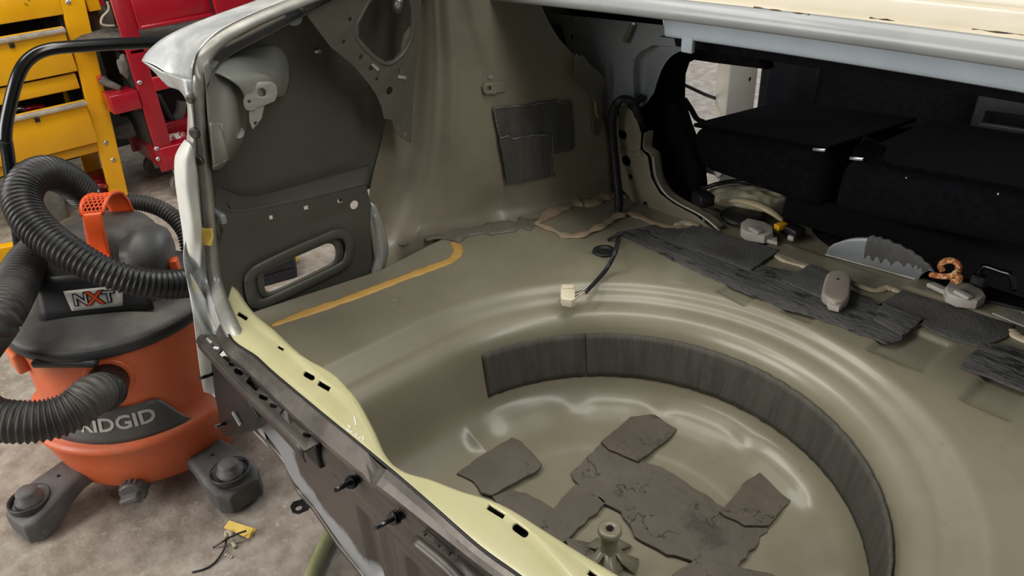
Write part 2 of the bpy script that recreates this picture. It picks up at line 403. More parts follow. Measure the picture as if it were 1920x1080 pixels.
def floor_pan():
    rays = [((CX, .415 + (CY - .415) * i / 10), (-1, 0)) for i in range(10)]
    rays += [((CX, CY), (math.cos(PI - PI * i / 320), math.sin(PI - PI * i / 320))) for i in range(321)]
    rays += [((CX, CY - (CY - .415) * i / 10), (1, 0)) for i in range(1, 11)]
    rs = []
    for i in range(len(PROF) - 1):
        a, b = PROF[i][0], PROF[i + 1][0]; k = 3 if i > 4 else 2
        rs += [a + (b - a) * q / k for q in range(k)]
    rs.append(.60)
    # smooth the profile a little
    G = []
    for (o, d) in rays:
        # distance to the pan's border
        rm = 9
        if d[0] < -1e-6: 
            rm = min(rm, (o[0] - xl(o[1])) / -d[0]); yy = o[1] + d[1] * rm; rm = (o[0] - xl(min(yy, 1.6))) / -d[0]
        if d[0] > 1e-6: rm = min(rm, (.82 - o[0]) / d[0])
        if d[1] > 1e-6: rm = min(rm, (1.66 - o[1]) / d[1])
        row = []
        for r in rs:
            x, y = o[0] + d[0] * r, o[1] + d[1] * r
            z = (prof(max(0, r - .004)) + prof(r) + prof(min(.6, r + .004))) / 3
            row.append(Vector((x, y, z + dz(x, y))))
        for q in range(1, 101):
            r = .60 + (rm - .60) * q / 100; x, y = o[0] + d[0] * r, o[1] + d[1] * r
            row.append(Vector((x, y, ZF + dz(x, y))))
        G.append(row)
    return MB().grid(G).build('trunk_floor', 'paint', car, solid=.0015, off=0)
pan = floor_pan()

def padpoly(px, z, mat_='pad', parent=None, th=.004, seed=1, amp=.002, name='damping_pad', step=.014):
    ol = [PZ(*p, z).to_2d() for p in px]
    ol = rough_outline(ol, step, amp, seed)
    c = sum(ol, Vector((0, 0))) / len(ol)
    bm = bmesh.new()
    o = plate(name, [p - c for p in ol], [], (c.x, c.y, z + th / 2), (1, 0, 0), (0, 1, 0), th, mat_, parent or pan, bevel=.0012, resol=1)
    return o
def bead(px, z, w_, mat_, parent=None, h=.4, seed=0, var=.25, name='seam_sealer', n=8, pts=None):
    P = pts or [PZ(u, v, z) for (u, v) in px]; P = cr(P, n); rnd = random.Random(seed); L = len(P)
    ns = [noise.noise(Vector((i * .35, seed * 3.1, 0))) for i in range(L)]
    mb = MB(); mb.tube(P, lambda t: w_ / 2 * (1 + var * ns[min(L - 1, int(t * (L - 1) + .5))] * 1.6) * (min(1, 4 * min(t, 1 - t) + .5)), 10, True, h, upv=(0, 0, 1))
    return mb.build(name, mat_, parent or pan)

# damping pads by the seat edge (upper and lower layers)
z0 = ZF + .0008
padpoly([(1160, 438), (1228, 423), (1300, 436), (1420, 500), (1530, 520), (1470, 580), (1400, 552), (1345, 528), (1240, 478)], z0, 'pad_crack', seed=2, amp=.004)
padpoly([(1298, 425), (1318, 429), (1460, 470), (1408, 508), (1258, 455)], z0 + .004, 'pad', seed=3)
padpoly([(1400, 550), (1466, 522), (1500, 512), (1600, 548), (1655, 572), (1730, 604), (1700, 628), (1668, 648), (1569, 610), (1470, 580)], z0 + .001, 'pad_crack', seed=4, amp=.004)
padpoly([(1520, 498), (1596, 530), (1580, 548), (1545, 560), (1466, 528)], z0 + .005, 'pad', seed=5)
padpoly([(1655, 568), (1728, 600), (1715, 615), (1690, 630), (1640, 600)], z0 + .005, 'pad_crack', seed=6, amp=.004)
padpoly([(1692, 547), (1900, 612), (1886, 634), (1840, 652), (1783, 637), (1646, 574)], z0 + .001, 'pad', seed=7, amp=.0012)
padpoly([(1836, 650), (1880, 648), (1960, 672), (1990, 760), (1878, 720), (1801, 690)], z0 + .002, 'pad_crack', seed=8, amp=.003)
# pads on the bottom of the well
zb = .377
padpoly([(1072, 890), (1128, 836), (1200, 866), (1240, 880), (1310, 925), (1355, 955), (1400, 985), (1440, 992), (1382, 1066), (1330, 1058), (1250, 1042), (1190, 1008), (1165, 962), (1130, 945), (1085, 910)], zb, 'pad_well', seed=11, amp=.003, th=.006)
padpoly([(925, 935), (960, 922), (985, 928), (1038, 958), (1082, 912), (1135, 945), (1095, 985), (1055, 1020), (990, 1000)], zb, 'pad_well', seed=12, amp=.003, th=.006)
padpoly([(858, 891), (910, 854), (960, 824), (978, 832), (1015, 874), (1008, 884), (922, 931), (903, 926), (888, 905)], zb + .004, 'pad_well', seed=13, th=.006)
padpoly([(1128, 832), (1205, 768), (1268, 808), (1258, 820), (1196, 868), (1143, 846)], zb + .006, 'pad_brown', seed=14, th=.006)
padpoly([(1350, 964), (1400, 905), (1425, 890), (1445, 903), (1495, 918), (1490, 930), (1440, 988), (1395, 988)], zb + .006, 'pad_brown', seed=15, th=.006)
padpoly([(1060, 1012), (1110, 1022), (1148, 1058), (1142, 1072), (1105, 1060), (1075, 1040)], zb, 'pad_well', seed=16, th=.005, amp=.004)
padpoly([(1262, 1082), (1310, 1046), (1400, 1072), (1500, 1100), (1420, 1160), (1270, 1130)], zb + .002, 'pad_well', seed=17, th=.007, amp=.004)
# pad strip round the wall of the well
def wallstrip(a0, a1, seed, R=.4335, zt=.552, zbt=.444):
    rnd = random.Random(seed); n = max(12, int(abs(a1 - a0) * 40)); rows = []
    for q in range(9):
        row = []
        for i in range(n + 1):
            a = a0 + (a1 - a0) * i / n; t = q / 8
            j = .003 * noise.noise(Vector((a * 30, seed, 0))); z = zbt + (zt - zbt) * t + j * (1 if q in (0, 8) else .3)
            r = R - .0055 + (.4425 - R) * t * .9 + .0012 * noise.noise(Vector((a * 60, z * 20, seed)))
            row.append(Vector((CX + r * math.cos(a), CY + r * math.sin(a), z)))
        rows.append(row)
    MB().grid(rows).build('damping_pad', 'pad_wall', pan, solid=.005, off=0)
aL = math.atan2(.80 - CY, -.455 - CX)
wallstrip(aL, math.radians(139), 1); wallstrip(math.radians(138.7), math.radians(9), 2); wallstrip(math.radians(8.6), math.radians(-1), 3)

# spare wheel post
pc = PZ(1142, 1052, .375)
mb = MB(); mb.lathe([(.001, .078), (.006, .078), (.007, .083), (.017, .0845), (.0205, .082), (.0215, .076), (.019, .070), (.015, .066), (.0145, .040), (.018, .022), (.026, .008), (.030, .002), (.030, 0)], pc, 28)
post = mb.build('hold_down_post', 'paint', pan)
mb = MB()
for k in range(5):
    a = 2 * PI * k / 5 + .5; d = Vector((math.cos(a), math.sin(a), 0)); e = Vector((-d.y, d.x, 0))
    q = [pc + d * r + e * w_ + Vector((0, 0, z)) for (r, w_, z) in ((.012, -.010, .035), (.012, .010, .035), (.024, .011, .016), (.05, .017, .0035), (.05, -.017, .0035), (.024, -.011, .016))]
    mb.add(q, [(0, 1, 2, 5), (5, 2, 3, 4)])
mb.build('foot_flange', 'paint', post, solid=.002, off=0)
MB().lathe([(.0005, .0848), (.0062, .0848), (.0062, .0842), (.0005, .0842)], pc, 16).build('bolt_hole', 'black_gap', post)

# seam sealer beads
bead([(508, 611), (560, 592), (640, 565), (700, 543), (760, 520), (815, 500), (845, 488), (858, 474), (856, 462), (848, 455)], ZF + .001, .027, 'sealer_yellow', h=.22, seed=1)
bead([(1005, 420), (1040, 395), (1085, 378), (1110, 380), (1140, 366), (1178, 368)], ZF + .003, .046, 'sealer_tan', h=.32, seed=2, var=.5)
bead([(1000, 418), (1030, 428), (1060, 441), (1090, 440), (1130, 422), (1160, 404), (1185, 400), (1220, 415), (1255, 425), (1300, 424)], ZF + .003, .025, 'sealer_tan', h=.32, seed=3, var=.5)
bead([(1265, 424), (1285, 418), (1312, 424)], ZF + .004, .024, 'sealer_cream', h=.35, seed=9, var=.3)
bead([(745, 455), (790, 440), (840, 440), (900, 432), (960, 424), (1010, 415)], ZF + .002, .060, 'sealer_grey', h=.16, seed=4, var=.7)
bead([(1452, 478), (1475, 490), (1505, 498), (1520, 503)], ZF + .003, .017, 'sealer_cream', h=.35, seed=5)
bead([(1600, 532), (1640, 545), (1665, 540), (1690, 548)], ZF + .003, .019, 'sealer_cream', h=.35, seed=6)
bead([(1895, 618), (1910, 632), (1935, 640)], ZF + .003, .026, 'sealer_cream', h=.4, seed=7)

# rubber plug and small floor marks
def disc(u, v, z, r, mat_, name, parent=pan, h=.003, ring=False):
    c = PZ(u, v, z); mb = MB()
    if ring: mb.lathe([(r * .62, h * .2), (r * .7, h), (r * .95, h), (r, 0), (r * .6, 0)], c, 24)
    else: mb.lathe([(.0005, h), (r * .9, h), (r, h * .4), (r, -.001)], c, 24)
    return mb.build(name, mat_, parent)
g = disc(1132, 473, ZF - .003, .028, 'black_rubber', 'rubber_plug', h=.0065, ring=True); disc(1132, 474, ZF - .003, .018, 'black_gap', 'plug_recess', g, h=.0035)
disc(741, 567, ZF, .012, 'paint', 'drain_plug', h=.002, ring=True)
for (u, v) in ((803, 486), (505, 594)): disc(u, v, ZF, .006, 'black_gap', 'hole', h=.0006)

# ---- side pocket left of the floor: lower quarter panel with its opening
QX = -.90
qp = Pl((QX, .6, .7), (0, 1, 0), (0, 0, 1))
qout = [(395, 372), (430, 395), (470, 390), (540, 378), (620, 360), (685, 345), (706, 420), (714, 505), (690, 560), (560, 640), (480, 680), (400, 610), (390, 500)]
hole = [(486, 520), (490, 508), (502, 499), (545, 478), (598, 455), (612, 450), (625, 452), (632, 464), (631, 480), (624, 494), (600, 508), (550, 532), (512, 549), (498, 551), (490, 544)]
lq = qp.plate('lower_quarter_panel', qout, [hole, [(504, 404), (511, 403), (512, 411), (505, 412)], [(569, 387), (577, 384), (579, 392), (570, 394)], [(632, 374), (641, 372), (642, 379), (633, 381)], [(428, 383), (433, 377), (439, 384), (433, 391)], (664, 384, 8)], .0015, 'paint_shaded', car, bevel=.0004)
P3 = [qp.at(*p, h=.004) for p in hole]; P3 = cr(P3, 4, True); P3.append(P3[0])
MB().tube([p + Vector((.0, 0, 0)) for p in P3], .008, 8, False, .5, upv=(1, 0, 0)).build('opening_rim', 'paint_shaded', lq)
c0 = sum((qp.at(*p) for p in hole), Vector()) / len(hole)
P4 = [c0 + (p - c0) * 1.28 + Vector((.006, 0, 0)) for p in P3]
MB().tube(P4, .013, 8, False, .3, upv=(1, 0, 0)).build('stamped_bead', 'paint_shaded', lq)
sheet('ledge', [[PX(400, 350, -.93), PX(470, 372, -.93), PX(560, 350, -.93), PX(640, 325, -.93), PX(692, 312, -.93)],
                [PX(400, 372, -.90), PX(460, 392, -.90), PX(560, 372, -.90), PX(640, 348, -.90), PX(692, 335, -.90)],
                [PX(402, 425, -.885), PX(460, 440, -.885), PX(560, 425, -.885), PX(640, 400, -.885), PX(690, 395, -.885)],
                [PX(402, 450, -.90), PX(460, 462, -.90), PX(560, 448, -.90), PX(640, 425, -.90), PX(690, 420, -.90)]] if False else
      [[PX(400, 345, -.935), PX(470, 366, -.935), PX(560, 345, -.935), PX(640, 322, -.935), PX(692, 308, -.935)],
       [PX(398, 375, -.898), PX(440, 398, -.898), PX(540, 381, -.898), PX(620, 363, -.898), PX(690, 345, -.898)]], 'paint_shaded', lq, solid=.001)
sheet('pocket_floor', [[Vector((x, y, z)) for y in (.43, .6, .8, 1.12)] for (x, z) in ((-.95, .50), (-.90, .50), (-.86, .51), (-.825, .55), (-.808, .615))], 'paint_shaded', lq)
MB().tube(cr([PX(700, 400, -.9), PX(706, 440, -.895), PX(708, 480, -.89), PX(700, 515, -.885)], 6), .012, 10, True, .6, upv=(0, 1, 0)).build('stiffener', 'paint_silver', lq)
sheet('pocket_end', [[PX(690, 375, -.905), PX(694, 430, -.90), PX(700, 480, -.895), PX(702, 512, -.89)], [PX(704, 385, -.895), PX(712, 430, -.885), PX(716, 475, -.875), PX(712, 512, -.87)], [PX(712, 400, -.90), PX(724, 440, -.895), PX(728, 470, -.885), PX(722, 500, -.88)]], 'paint_silver', lq, 5, 5, .001)

# ---- quarter panel skin (seen from inside) and its shoulder
def qskin():
    G = []
    for i in range(41):
        row = []
        for j in range(61):
            y = .458 + (1.62 - .458) * j / 60; zs = min(1.25, 1.135 + .27 * (y - .43)); t = i / 40
            z = .44 + (zs - .44) * min(1, t / .82 * (1 - .06 * max(0, t - .82) / .18)) if t < .82 else zs + .012 * math.sin((t - .82) / .18 * PI / 2)
            x = -.945 - .012 * math.sin(PI * (z - .5) / .7) + .05 * smooth01((z - (zs - .16)) / .16) + .105 * smooth01((t - .80) / .2)
            x += .10 * max(0, 1 - (y - .458) / .10) ** 2
            row.append(Vector((x, y, z)))
        G.append(row)
    mb = MB(); n = 61
    mb.add([p for r in G for p in r], [(i * n + j, i * n + j + 1, (i + 1) * n + j + 1, (i + 1) * n + j) for i in range(40) for j in range(60)
                                      if not (G[i][j].z < .79 - .04 * smooth01((G[i][j].y - .5) / .35) and G[i][j].y < 1.0)])
    return mb.build('quarter_panel', 'paint_shaded', car, solid=.0012, off=0)
qs = qskin()

# ---- wheelhouse
fa, fb = Vector((-.84, 1.06, .62)), Vector((-.68, 1.55, .62)); fn = (fb - fa).cross(Vector((0, 0, 1))).normalized()
if fn.x < 0: fn = -fn
lean = Vector((fn.x, fn.y, .07)).normalized()
def FP(u, v, h=0): return PP(u, v, fa, lean) + lean * h
WH = [
 [PX(690, -60, -.96), PX(770, -60, -.94), PX(803, -60, -.905), FP(838, -60, -.02), FP(880, -60), FP(930, -60), FP(985, -60, -.01)],
 [PX(720, 60, -.96), PX(775, 50, -.94), PX(808, 50, -.905), FP(843, 40, -.015), FP(890, 30), FP(970, 30), FP(1042, 62, -.012)],
 [PX(735, 150, -.96), PX(775, 150, -.94), PX(808, 150, -.90), FP(850, 145, -.010), FP(900, 140), FP(1010, 130), FP(1108, 140, -.012)],
 [PX(715, 262, -.955), PX(762, 265, -.94), PX(800, 270, -.90), FP(846, 265, -.008), FP(900, 250), FP(1020, 240), FP(1138, 250, -.005)],
 [PX(695, 345, -.95), PX(745, 350, -.94), PX(785, 350, -.90), FP(838, 350, -.006), FP(900, 340), FP(1020, 325), FP(1144, 320)],
 [PX(690, 410, -.95), PX(732, 415, -.935), PX(772, 415, -.895), FP(826, 405, 0), FP(895, 395), FP(1020, 375), FP(1150, 360)],
 [PX(690, 500, -.94), PX(718, 475, -.925), PX(758, 462, -.885), FP(815, 448, .004), FP(890, 435, .01), FP(1015, 412, .01), FP(1160, 376, .01)]]
WH.append([p + Vector((0, 0, -.14)) for p in WH[-1]])
_rc, _rb, _rr = FP(935, 392), FP(870, 190), FP(985, 190)
def whd(p, a, b):
    d = (p - _rc); k = math.exp(-((d.x ** 2 + d.y ** 2) / .045 ** 2 + (d.z / .05) ** 2) * .8); p = p - lean * (.014 * k)
    t = (b - .50) / .05; p = p + lean * (.008 * math.exp(-t * t) * smooth01((.62 - a) / .3))      # vertical crest
    t = (b - .385) / .03; p = p + lean * (.003 * math.exp(-t * t))
    t = (b - .56 - .38 * a) / .05; p = p + lean * (.006 * smooth01(t) * smooth01((.75 - a) / .2))
    return p
wh = sheet('wheelhouse', WH, 'paint_brown', car, 14, 16, .0015, whd)
# stamped relief on the wheelhouse face
def blob(px, h, mat_, parent, name, P=FP, depth=.0):
    pts = [P(*p) for p in px]; c = sum(pts, Vector()) / len(pts); n = lean
    ring0 = [p.copy() for p in pts]; ring1 = [c + (p - c) * .86 + n * h for p in pts]; ring2 = [c + (p - c) * .5 + n * h * 1.15 for p in pts]
    mb = MB().ring_loft([cr(ring0, 4, True), cr(ring1, 4, True), cr(ring2, 4, True)], True, True, True, True)
    return mb.build(name, mat_, parent)
blob([(1045, 335), (1060, 322), (1090, 322), (1098, 340), (1080, 358), (1055, 357)], .002, 'paint_brown', wh, 'stamped_disc')
blob([(1108, 298), (1125, 285), (1138, 295), (1136, 318), (1118, 328), (1106, 315)], .002, 'paint_brown', wh, 'stamped_disc')
blob([(1050, 290), (1062, 282), (1095, 280), (1100, 274), (1088, 318), (1046, 316)], .002, 'paint_brown', wh, 'stamped_panel')
# pads stuck on the wheelhouse face
fpl = Pl(fa, (fb - fa).normalized(), Vector((0, 0, 1)) - lean * lean.z)
if fpl.n.dot(lean) < 0: fpl = Pl(fa, -(fb - fa).normalized(), Vector((0, 0, 1)))
def fpad(px, h, seed):
    ol = [fpl.to2(*p) for p in px]; ol = rough_outline(ol, .010, .0016, seed); c = sum(ol, Vector((0, 0))) / len(ol)
    o3 = fpl.o + fpl.ux * c.x + fpl.uy * c.y + fpl.n * h
    return plate('damping_pad', [p - c for p in ol], [], o3, fpl.ux, fpl.uy, .005, 'pad_side', wh, bevel=.0015, resol=1)
def torn(px, h):
    P = [fpl.at(u, v, h) for (u, v) in px]; L = []
    for a, b in zip(P, P[1:]):
        for k in range(6): L.append(a.lerp(b, k / 6) + (fpl.uy * random.uniform(-.0016, .0016)))
    MB().tube(L, lambda t: .0013 + .0009 * math.sin(t * 37), 5).build('torn_edge', 'pad_edge', wh)
torn([(922, 201), (975, 196), (1042, 186), (1046, 192), (1068, 189)], .0135); torn([(922, 201), (928, 235), (934, 256)], .0135)
torn([(932, 256), (948, 252), (955, 258), (1000, 250), (1030, 250)], .0175); torn([(1030, 250), (1032, 290), (1036, 327)], .0175)
fpad([(922, 201), (975, 196), (1042, 186), (1046, 192), (1068, 189), (1071, 230), (1074, 272), (1066, 280), (1030, 286), (1000, 284), (934, 262)], .010, 21)
fpad([(932, 256), (948, 252), (955, 258), (1000, 250), (1030, 250), (1032, 290), (1036, 327), (990, 334), (948, 342), (940, 300)], .014, 22)
# clip bracket and its foil tag
mb = MB(); c = FP(918, 165, .006); 
br = fpl.plate('clip_bracket', [(903, 160), (908, 155), (928, 154), (942, 154), (945, 160), (943, 171), (928, 172), (926, 175), (908, 174), (904, 170)], [(914, 164, 5)], .003, 'paint_brown', wh, bevel=.0008, h=.010)
fpl.plate('foil_tag', [(913, 142), (928, 138), (930, 143), (915, 147)], [], .001, 'paint_grey', wh, h=.006)

# ---- diagonal hinge plate with the big cut-out
hp = Pl(PX(660, 180, -.835), (PX(770, 60, -.845) - PX(660, 180, -.835)), (PX(770, 265, -.875) - PX(660, 180, -.835)))
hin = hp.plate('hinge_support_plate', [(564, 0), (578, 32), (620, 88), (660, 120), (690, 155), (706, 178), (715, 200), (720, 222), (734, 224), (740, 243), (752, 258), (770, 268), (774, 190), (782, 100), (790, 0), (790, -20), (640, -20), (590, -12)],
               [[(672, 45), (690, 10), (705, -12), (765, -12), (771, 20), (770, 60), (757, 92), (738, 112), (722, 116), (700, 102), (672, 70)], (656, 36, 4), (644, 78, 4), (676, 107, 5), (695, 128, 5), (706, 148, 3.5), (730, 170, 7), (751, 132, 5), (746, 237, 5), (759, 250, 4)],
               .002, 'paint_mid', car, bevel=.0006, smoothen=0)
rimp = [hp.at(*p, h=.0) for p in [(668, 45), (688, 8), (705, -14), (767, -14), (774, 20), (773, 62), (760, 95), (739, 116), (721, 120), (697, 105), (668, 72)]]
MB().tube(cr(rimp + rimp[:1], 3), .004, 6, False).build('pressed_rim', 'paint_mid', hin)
for q in ([(694, 121), (698, 118), (710, 129), (706, 133)], [(745, 140), (760, 142), (759, 148), (744, 146)]): hp.plate('foil_tag', q, [], .001, 'silver', hin, h=-.003 if hp.n.x < 0 else .003)
MB().lathe([(.001, .014), (.008, .013), (.011, .006), (.012, 0), (.012, -.02), (.001, -.02)], hp.at(745, 4, h=.0), 18, Matrix.Rotation(.6, 3, 'Y')).build('hinge_bolt', 'steel', hin)
# light flange tabs hanging from the drain channel
ht = Pl(PX(550, 30, -.82), (0, 1, 0), (0.2, 0, 1))
ht.plate('mounting_tab', [(534, 18), (552, 12), (564, 22), (565, 40), (552, 48), (540, 42)], [(550, 33, 4)], .002, 'paint_grey', car, bevel=.0006, smoothen=3)
# ---- drain channel flange: up from the sill, round the lamp opening and forward along the quarter
fl_in = [PZ(468, 652, .705), PZ(438, 600, .73), PY(412, 530, .425), PY(404, 470, .43), PY(398, 400, .437), PY(388, 300, .443), PY(380, 215, .447), PY(381, 150, .455), PX(393, 110, -.745), PX(425, 78, -.755), PX(480, 48, -.76), PX(560, 14, -.765), PX(660, -22, -.77), PX(800, -60, -.775)]
fl_out = [PZ(445, 662, .70), PZ(414, 608, .722), PY(392, 535, .415), PY(383, 470, .42), PY(378, 400, .427), PY(368, 300, .432), PY(360, 215, .437), PY(362, 140, .444), PX(374, 97, -.752), PX(410, 62, -.765), PX(470, 30, -.775), PX(552, -4, -.78), PX(655, -38, -.785), PX(800, -75, -.79)]
A, B = cr(fl_in, 8), cr(fl_out, 8)
rows = []
for a, b in zip(A, B):
    d = (b - a); n = Vector((.45, -.75, .25)).normalized()
    rows.append([a - n * .008, a + n * .004, a.lerp(b, .35) + n * .007, a.lerp(b, .7) + n * .005, b, b - n * .012])
ch = MB().grid(rows).build('drain_channel', 'flange', car, solid=.0015, off=0)
# silver shoulder ending in the tail corner
def L3(a, b, t, n=Vector((0, 0, 0))): return a.lerp(b, t) + n
up = Vector((-.01, -.005, .016))
ridge = [PX(266, 114, -.915), PX(276, 98, -.915), PX(303, 74, -.905), PX(345, 52, -.89), PX(400, 30, -.88), PX(470, 5, -.87), PX(560, -30, -.86), PX(700, -75, -.85)]
edge = [PY(360, 172, .44), PY(360, 150, .441), PY(363, 118, .445), PX(374, 94, -.757), PX(408, 60, -.772), PX(468, 28, -.78), PX(552, -6, -.785), PX(690, -55, -.79)]
mid1 = [PX(292, 124, -.885), PX(305, 108, -.88), PX(325, 88, -.87), PX(352, 70, -.855), PX(402, 42, -.845), PX(470, 14, -.84), PX(556, -18, -.835), PX(696, -65, -.83)]
mid2 = [PX(330, 150, -.835), PX(335, 130, -.83), PX(347, 104, -.82), PX(364, 82, -.81), PX(405, 52, -.81), PX(469, 22, -.81), PX(554, -12, -.81), PX(693, -60, -.81)]
sheet('tail_corner', [ridge, mid1, mid2, edge], 'silver', car, 5, 6, .0015)
under = [PX(270, 121, -.91), PX(292, 128, -.885), PX(312, 132, -.86), PX(345, 165, -.80)]
sheet('corner_underside', [[PX(266, 114, -.915), PX(290, 126, -.885), PX(330, 151, -.835), PY(360, 174, .44)],
                           [PX(285, 130, -.90), PX(303, 145, -.88), PX(332, 160, -.84), PY(361, 195, .437)],
                           [PX(305, 152, -.88), PX(318, 163, -.87), PX(340, 172, -.84), PY(363, 210, .436)]], 'silver', car, 4, 4, .0015)
# bare metal face of the lamp opening, running down to the bumper corner
colO = [PX(303, 134, -.88), PX(330, 162, -.86), PX(350, 190, -.85), PX(352, 240, -.85), PX(348, 290, -.85), PX(350, 350, -.85), PX(355, 420, -.85), PX(344, 470, -.85), PX(350, 520, -.845), PX(368, 585, -.84), PX(385, 630, -.83)]
colM = [PY(335, 145, .43), PY(345, 168, .43), PY(357, 195, .428), PY(362, 240, .425), PY(362, 290, .42), PY(366, 350, .415), PY(368, 420, .41), PY(364, 470, .405), PY(372, 520, .40), PY(390, 585, .395), PY(412, 635, .39)]
colI = [PY(362, 150, .441), PY(361, 172, .438), PY(362, 200, .436), PY(365, 240, .434), PY(369, 300, .431), PY(374, 350, .429), PY(379, 400, .426), PY(384, 470, .419), PY(393, 535, .414), PZ(415, 608, .72), PZ(446, 662, .698)]
lampface = sheet('lamp_opening_face', [colO, colM, colI], 'silver', car, 5, 5, .0015)
for (u, v, r) in ((356, 186, .006), (364, 250, .008), (373, 302, .007), (350, 377, .007)):
    c = PY(u, v, .423); MB().lathe([(r * .55, .002), (r, .003), (r * 1.25, .0015), (r * 1.3, -.004), (r * .5, -.006)], c, 18, Matrix.Rotation(PI / 2, 3, 'X') @ Matrix.Rotation(.5, 3, 'Y')).build('lamp_fixing_hole', 'barmetal', lampface)
# white filler lobe at the outer edge of the corner
lob = [[PX(347, 262, -.87), PX(335, 280, -.89), PX(328, 300, -.90), PX(329, 340, -.905), PX(336, 390, -.905), PX(342, 430, -.90), PX(346, 470, -.88), PX(348, 500, -.865)],
       [PY(356, 270, .405), PY(349, 290, .395), PY(345, 310, .39), PY(346, 345, .385), PY(352, 390, .385), PY(357, 430, .385), PY(358, 470, .39), PY(358, 500, .395)],
       [PY(364, 285, .418), PY(366, 300, .414), PY(368, 320, .41), PY(370, 350, .408), PY(374, 390, .404), PY(378, 430, .402), PY(378, 470, .402), PY(376, 505, .402)]]
sheet('filler_lobe', lob, 'putty', car, 5, 5, .002)
sheet('filler_patch', [[PY(366, 425, .404), PY(384, 428, .416), PY(398, 428, .424)], [PY(368, 442, .402), PY(386, 443, .413), PY(400, 444, .421)], [PY(370, 458, .401), PY(388, 460, .411), PY(398, 461, .419)]], 'note_yellow', car, 3, 3, .001)
# pale strip of the bumper corner below
sheet('bumper_corner', [[PX(346, 500, -.862), PX(357, 560, -.862), PX(366, 620, -.86), PX(375, 690, -.855), PX(383, 735, -.85)],
                        [PY(362, 520, .385), PY(374, 575, .38), PY(384, 635, .375), PY(393, 690, .37), PY(400, 742, .37)],
                        [PY(385, 560, .395), PY(400, 610, .39), PY(408, 650, .385), PY(418, 700, .38), PY(440, 775, .38)],
                        [PY(410, 600, .40), PY(425, 640, .395), PY(445, 690, .39), PY(470, 740, .385), PY(505, 840, .382)]], 'putty', car, 5, 5, .0015)

# ---- lamp pockets pressed into the inside of the corner
b1 = [[PY(383, 118, .458), PX(405, 122, -.80), PX(432, 135, -.82), PX(448, 150, -.87), PX(452, 160, -.93)],
      [PY(386, 165, .456), PX(408, 160, -.775), PX(436, 165, -.79), PX(458, 185, -.85), PX(463, 200, -.93)],
      [PY(390, 225, .453), PX(412, 225, -.765), PX(438, 225, -.785), PX(458, 230, -.85), PX(462, 240, -.93)],
      [PY(396, 280, .450), PX(412, 280, -.775), PX(432, 272, -.80), PX(447, 268, -.86), PX(450, 275, -.93)],
      [PY(400, 318, .448), PX(408, 318, -.81), PX(418, 312, -.84), PX(428, 302, -.89), PX(430, 305, -.94)]]
b1o = sheet('lamp_pocket', b1, 'paint_silver', car, 5, 5, .0015)
lp = Pl(PX(412, 262, -.768), (PX(432, 258, -.785) - PX(395, 258, -.78)), (0, 0, 1))
acv = [[PY(394, 230, .447), PX(404, 230, -.760), PX(414, 231, -.757)], [PY(396, 255, .446), PX(407, 256, -.758), PX(419, 254, -.762)], [PY(398, 285, .445), PX(410, 282, -.762), PX(424, 280, -.772)], [PY(400, 312, .444), PX(412, 307, -.785), PX(428, 298, -.79)]]
aco = sheet('access_cover', acv, 'paint_silver', b1o, 4, 4, .002)
MB().tube([r[-1] for r in acv] + [acv[-1][1], acv[-1][0]], .0022, 6).build('cover_edge', 'flange', aco)
MB().lathe([(.0005, .001), (.011, .001), (.012, 0)], PX(447, 248, -.828), 20, Matrix.Rotation(1.35, 3, 'Y') @ Matrix.Rotation(0, 3, 'Z')).build('lamp_hole', 'white_bright', b1o)
b2 = [[PX(398, 98, -.90), PX(430, 92, -.92), PX(469, 84, -.935), PX(500, 76, -.94), PX(523, 72, -.94)],
      [PX(390, 112, -.83), PX(432, 104, -.86), PX(475, 96, -.89), PX(515, 92, -.90), PX(538, 100, -.94)],
      [PX(381, 127, -.775), PX(440, 110, -.80), PX(482, 112, -.835), PX(522, 126, -.86), PX(544, 142, -.93)],
      [PX(416, 142, -.765), PX(455, 130, -.778), PX(492, 136, -.80), PX(520, 148, -.835), PX(542, 160, -.925)],
      [PX(447, 162, -.762), PX(470, 152, -.766), PX(503, 146, -.785), PX(519, 162, -.82), PX(538, 174, -.92)],
      [PX(462, 190, -.785), PX(480, 197, -.782), PX(505, 190, -.79), PX(516, 184, -.83), PX(533, 179, -.92)]]
b2o = sheet('lamp_bracket', b2, 'paint_silver', car, 5, 5, .0015)
hb = Pl(PX(490, 172, -.772), (0.15, 1, 0), (-.1, 0, 1))
bp_ = hb.plate('bracket_face', [(460, 178), (470, 160), (498, 153), (516, 160), (514, 188), (480, 200), (478, 205), (461, 205), (456, 190)], [(490, 173, 9), (466, 190, 4)], .003, 'paint_silver', b2o, bevel=.001, h=.003, smoothen=2)
hb.plate('bracket_tongue', [(467, 204), (495, 198), (490, 222), (478, 236), (474, 242), (468, 228)], [(479, 231, 4)], .002, 'paint_silver', b2o, bevel=.0006, h=.0)
b3 = Pl(PX(410, 90, -.86), (0, 1, 0), (0, 0, 1))
b3.plate('bracket_tongue', [(398, 95), (404, 78), (414, 74), (420, 84), (424, 100), (440, 108), (400, 115)], [(411, 84, 4)], .002, 'paint_silver', b2o, bevel=.0006)
sheet('rear_inner_fold', [[PX(590, 92, -.935), PX(590, 100, -.935)], [PX(603, 92, -.935), PX(603, 100, -.935)]], 'steel', car, 2, 2, .001)
MB().box(PX(410, 405, -.80), (.05, .012, .02), bev=.003).build('side_clip', 'paint_grey', car)

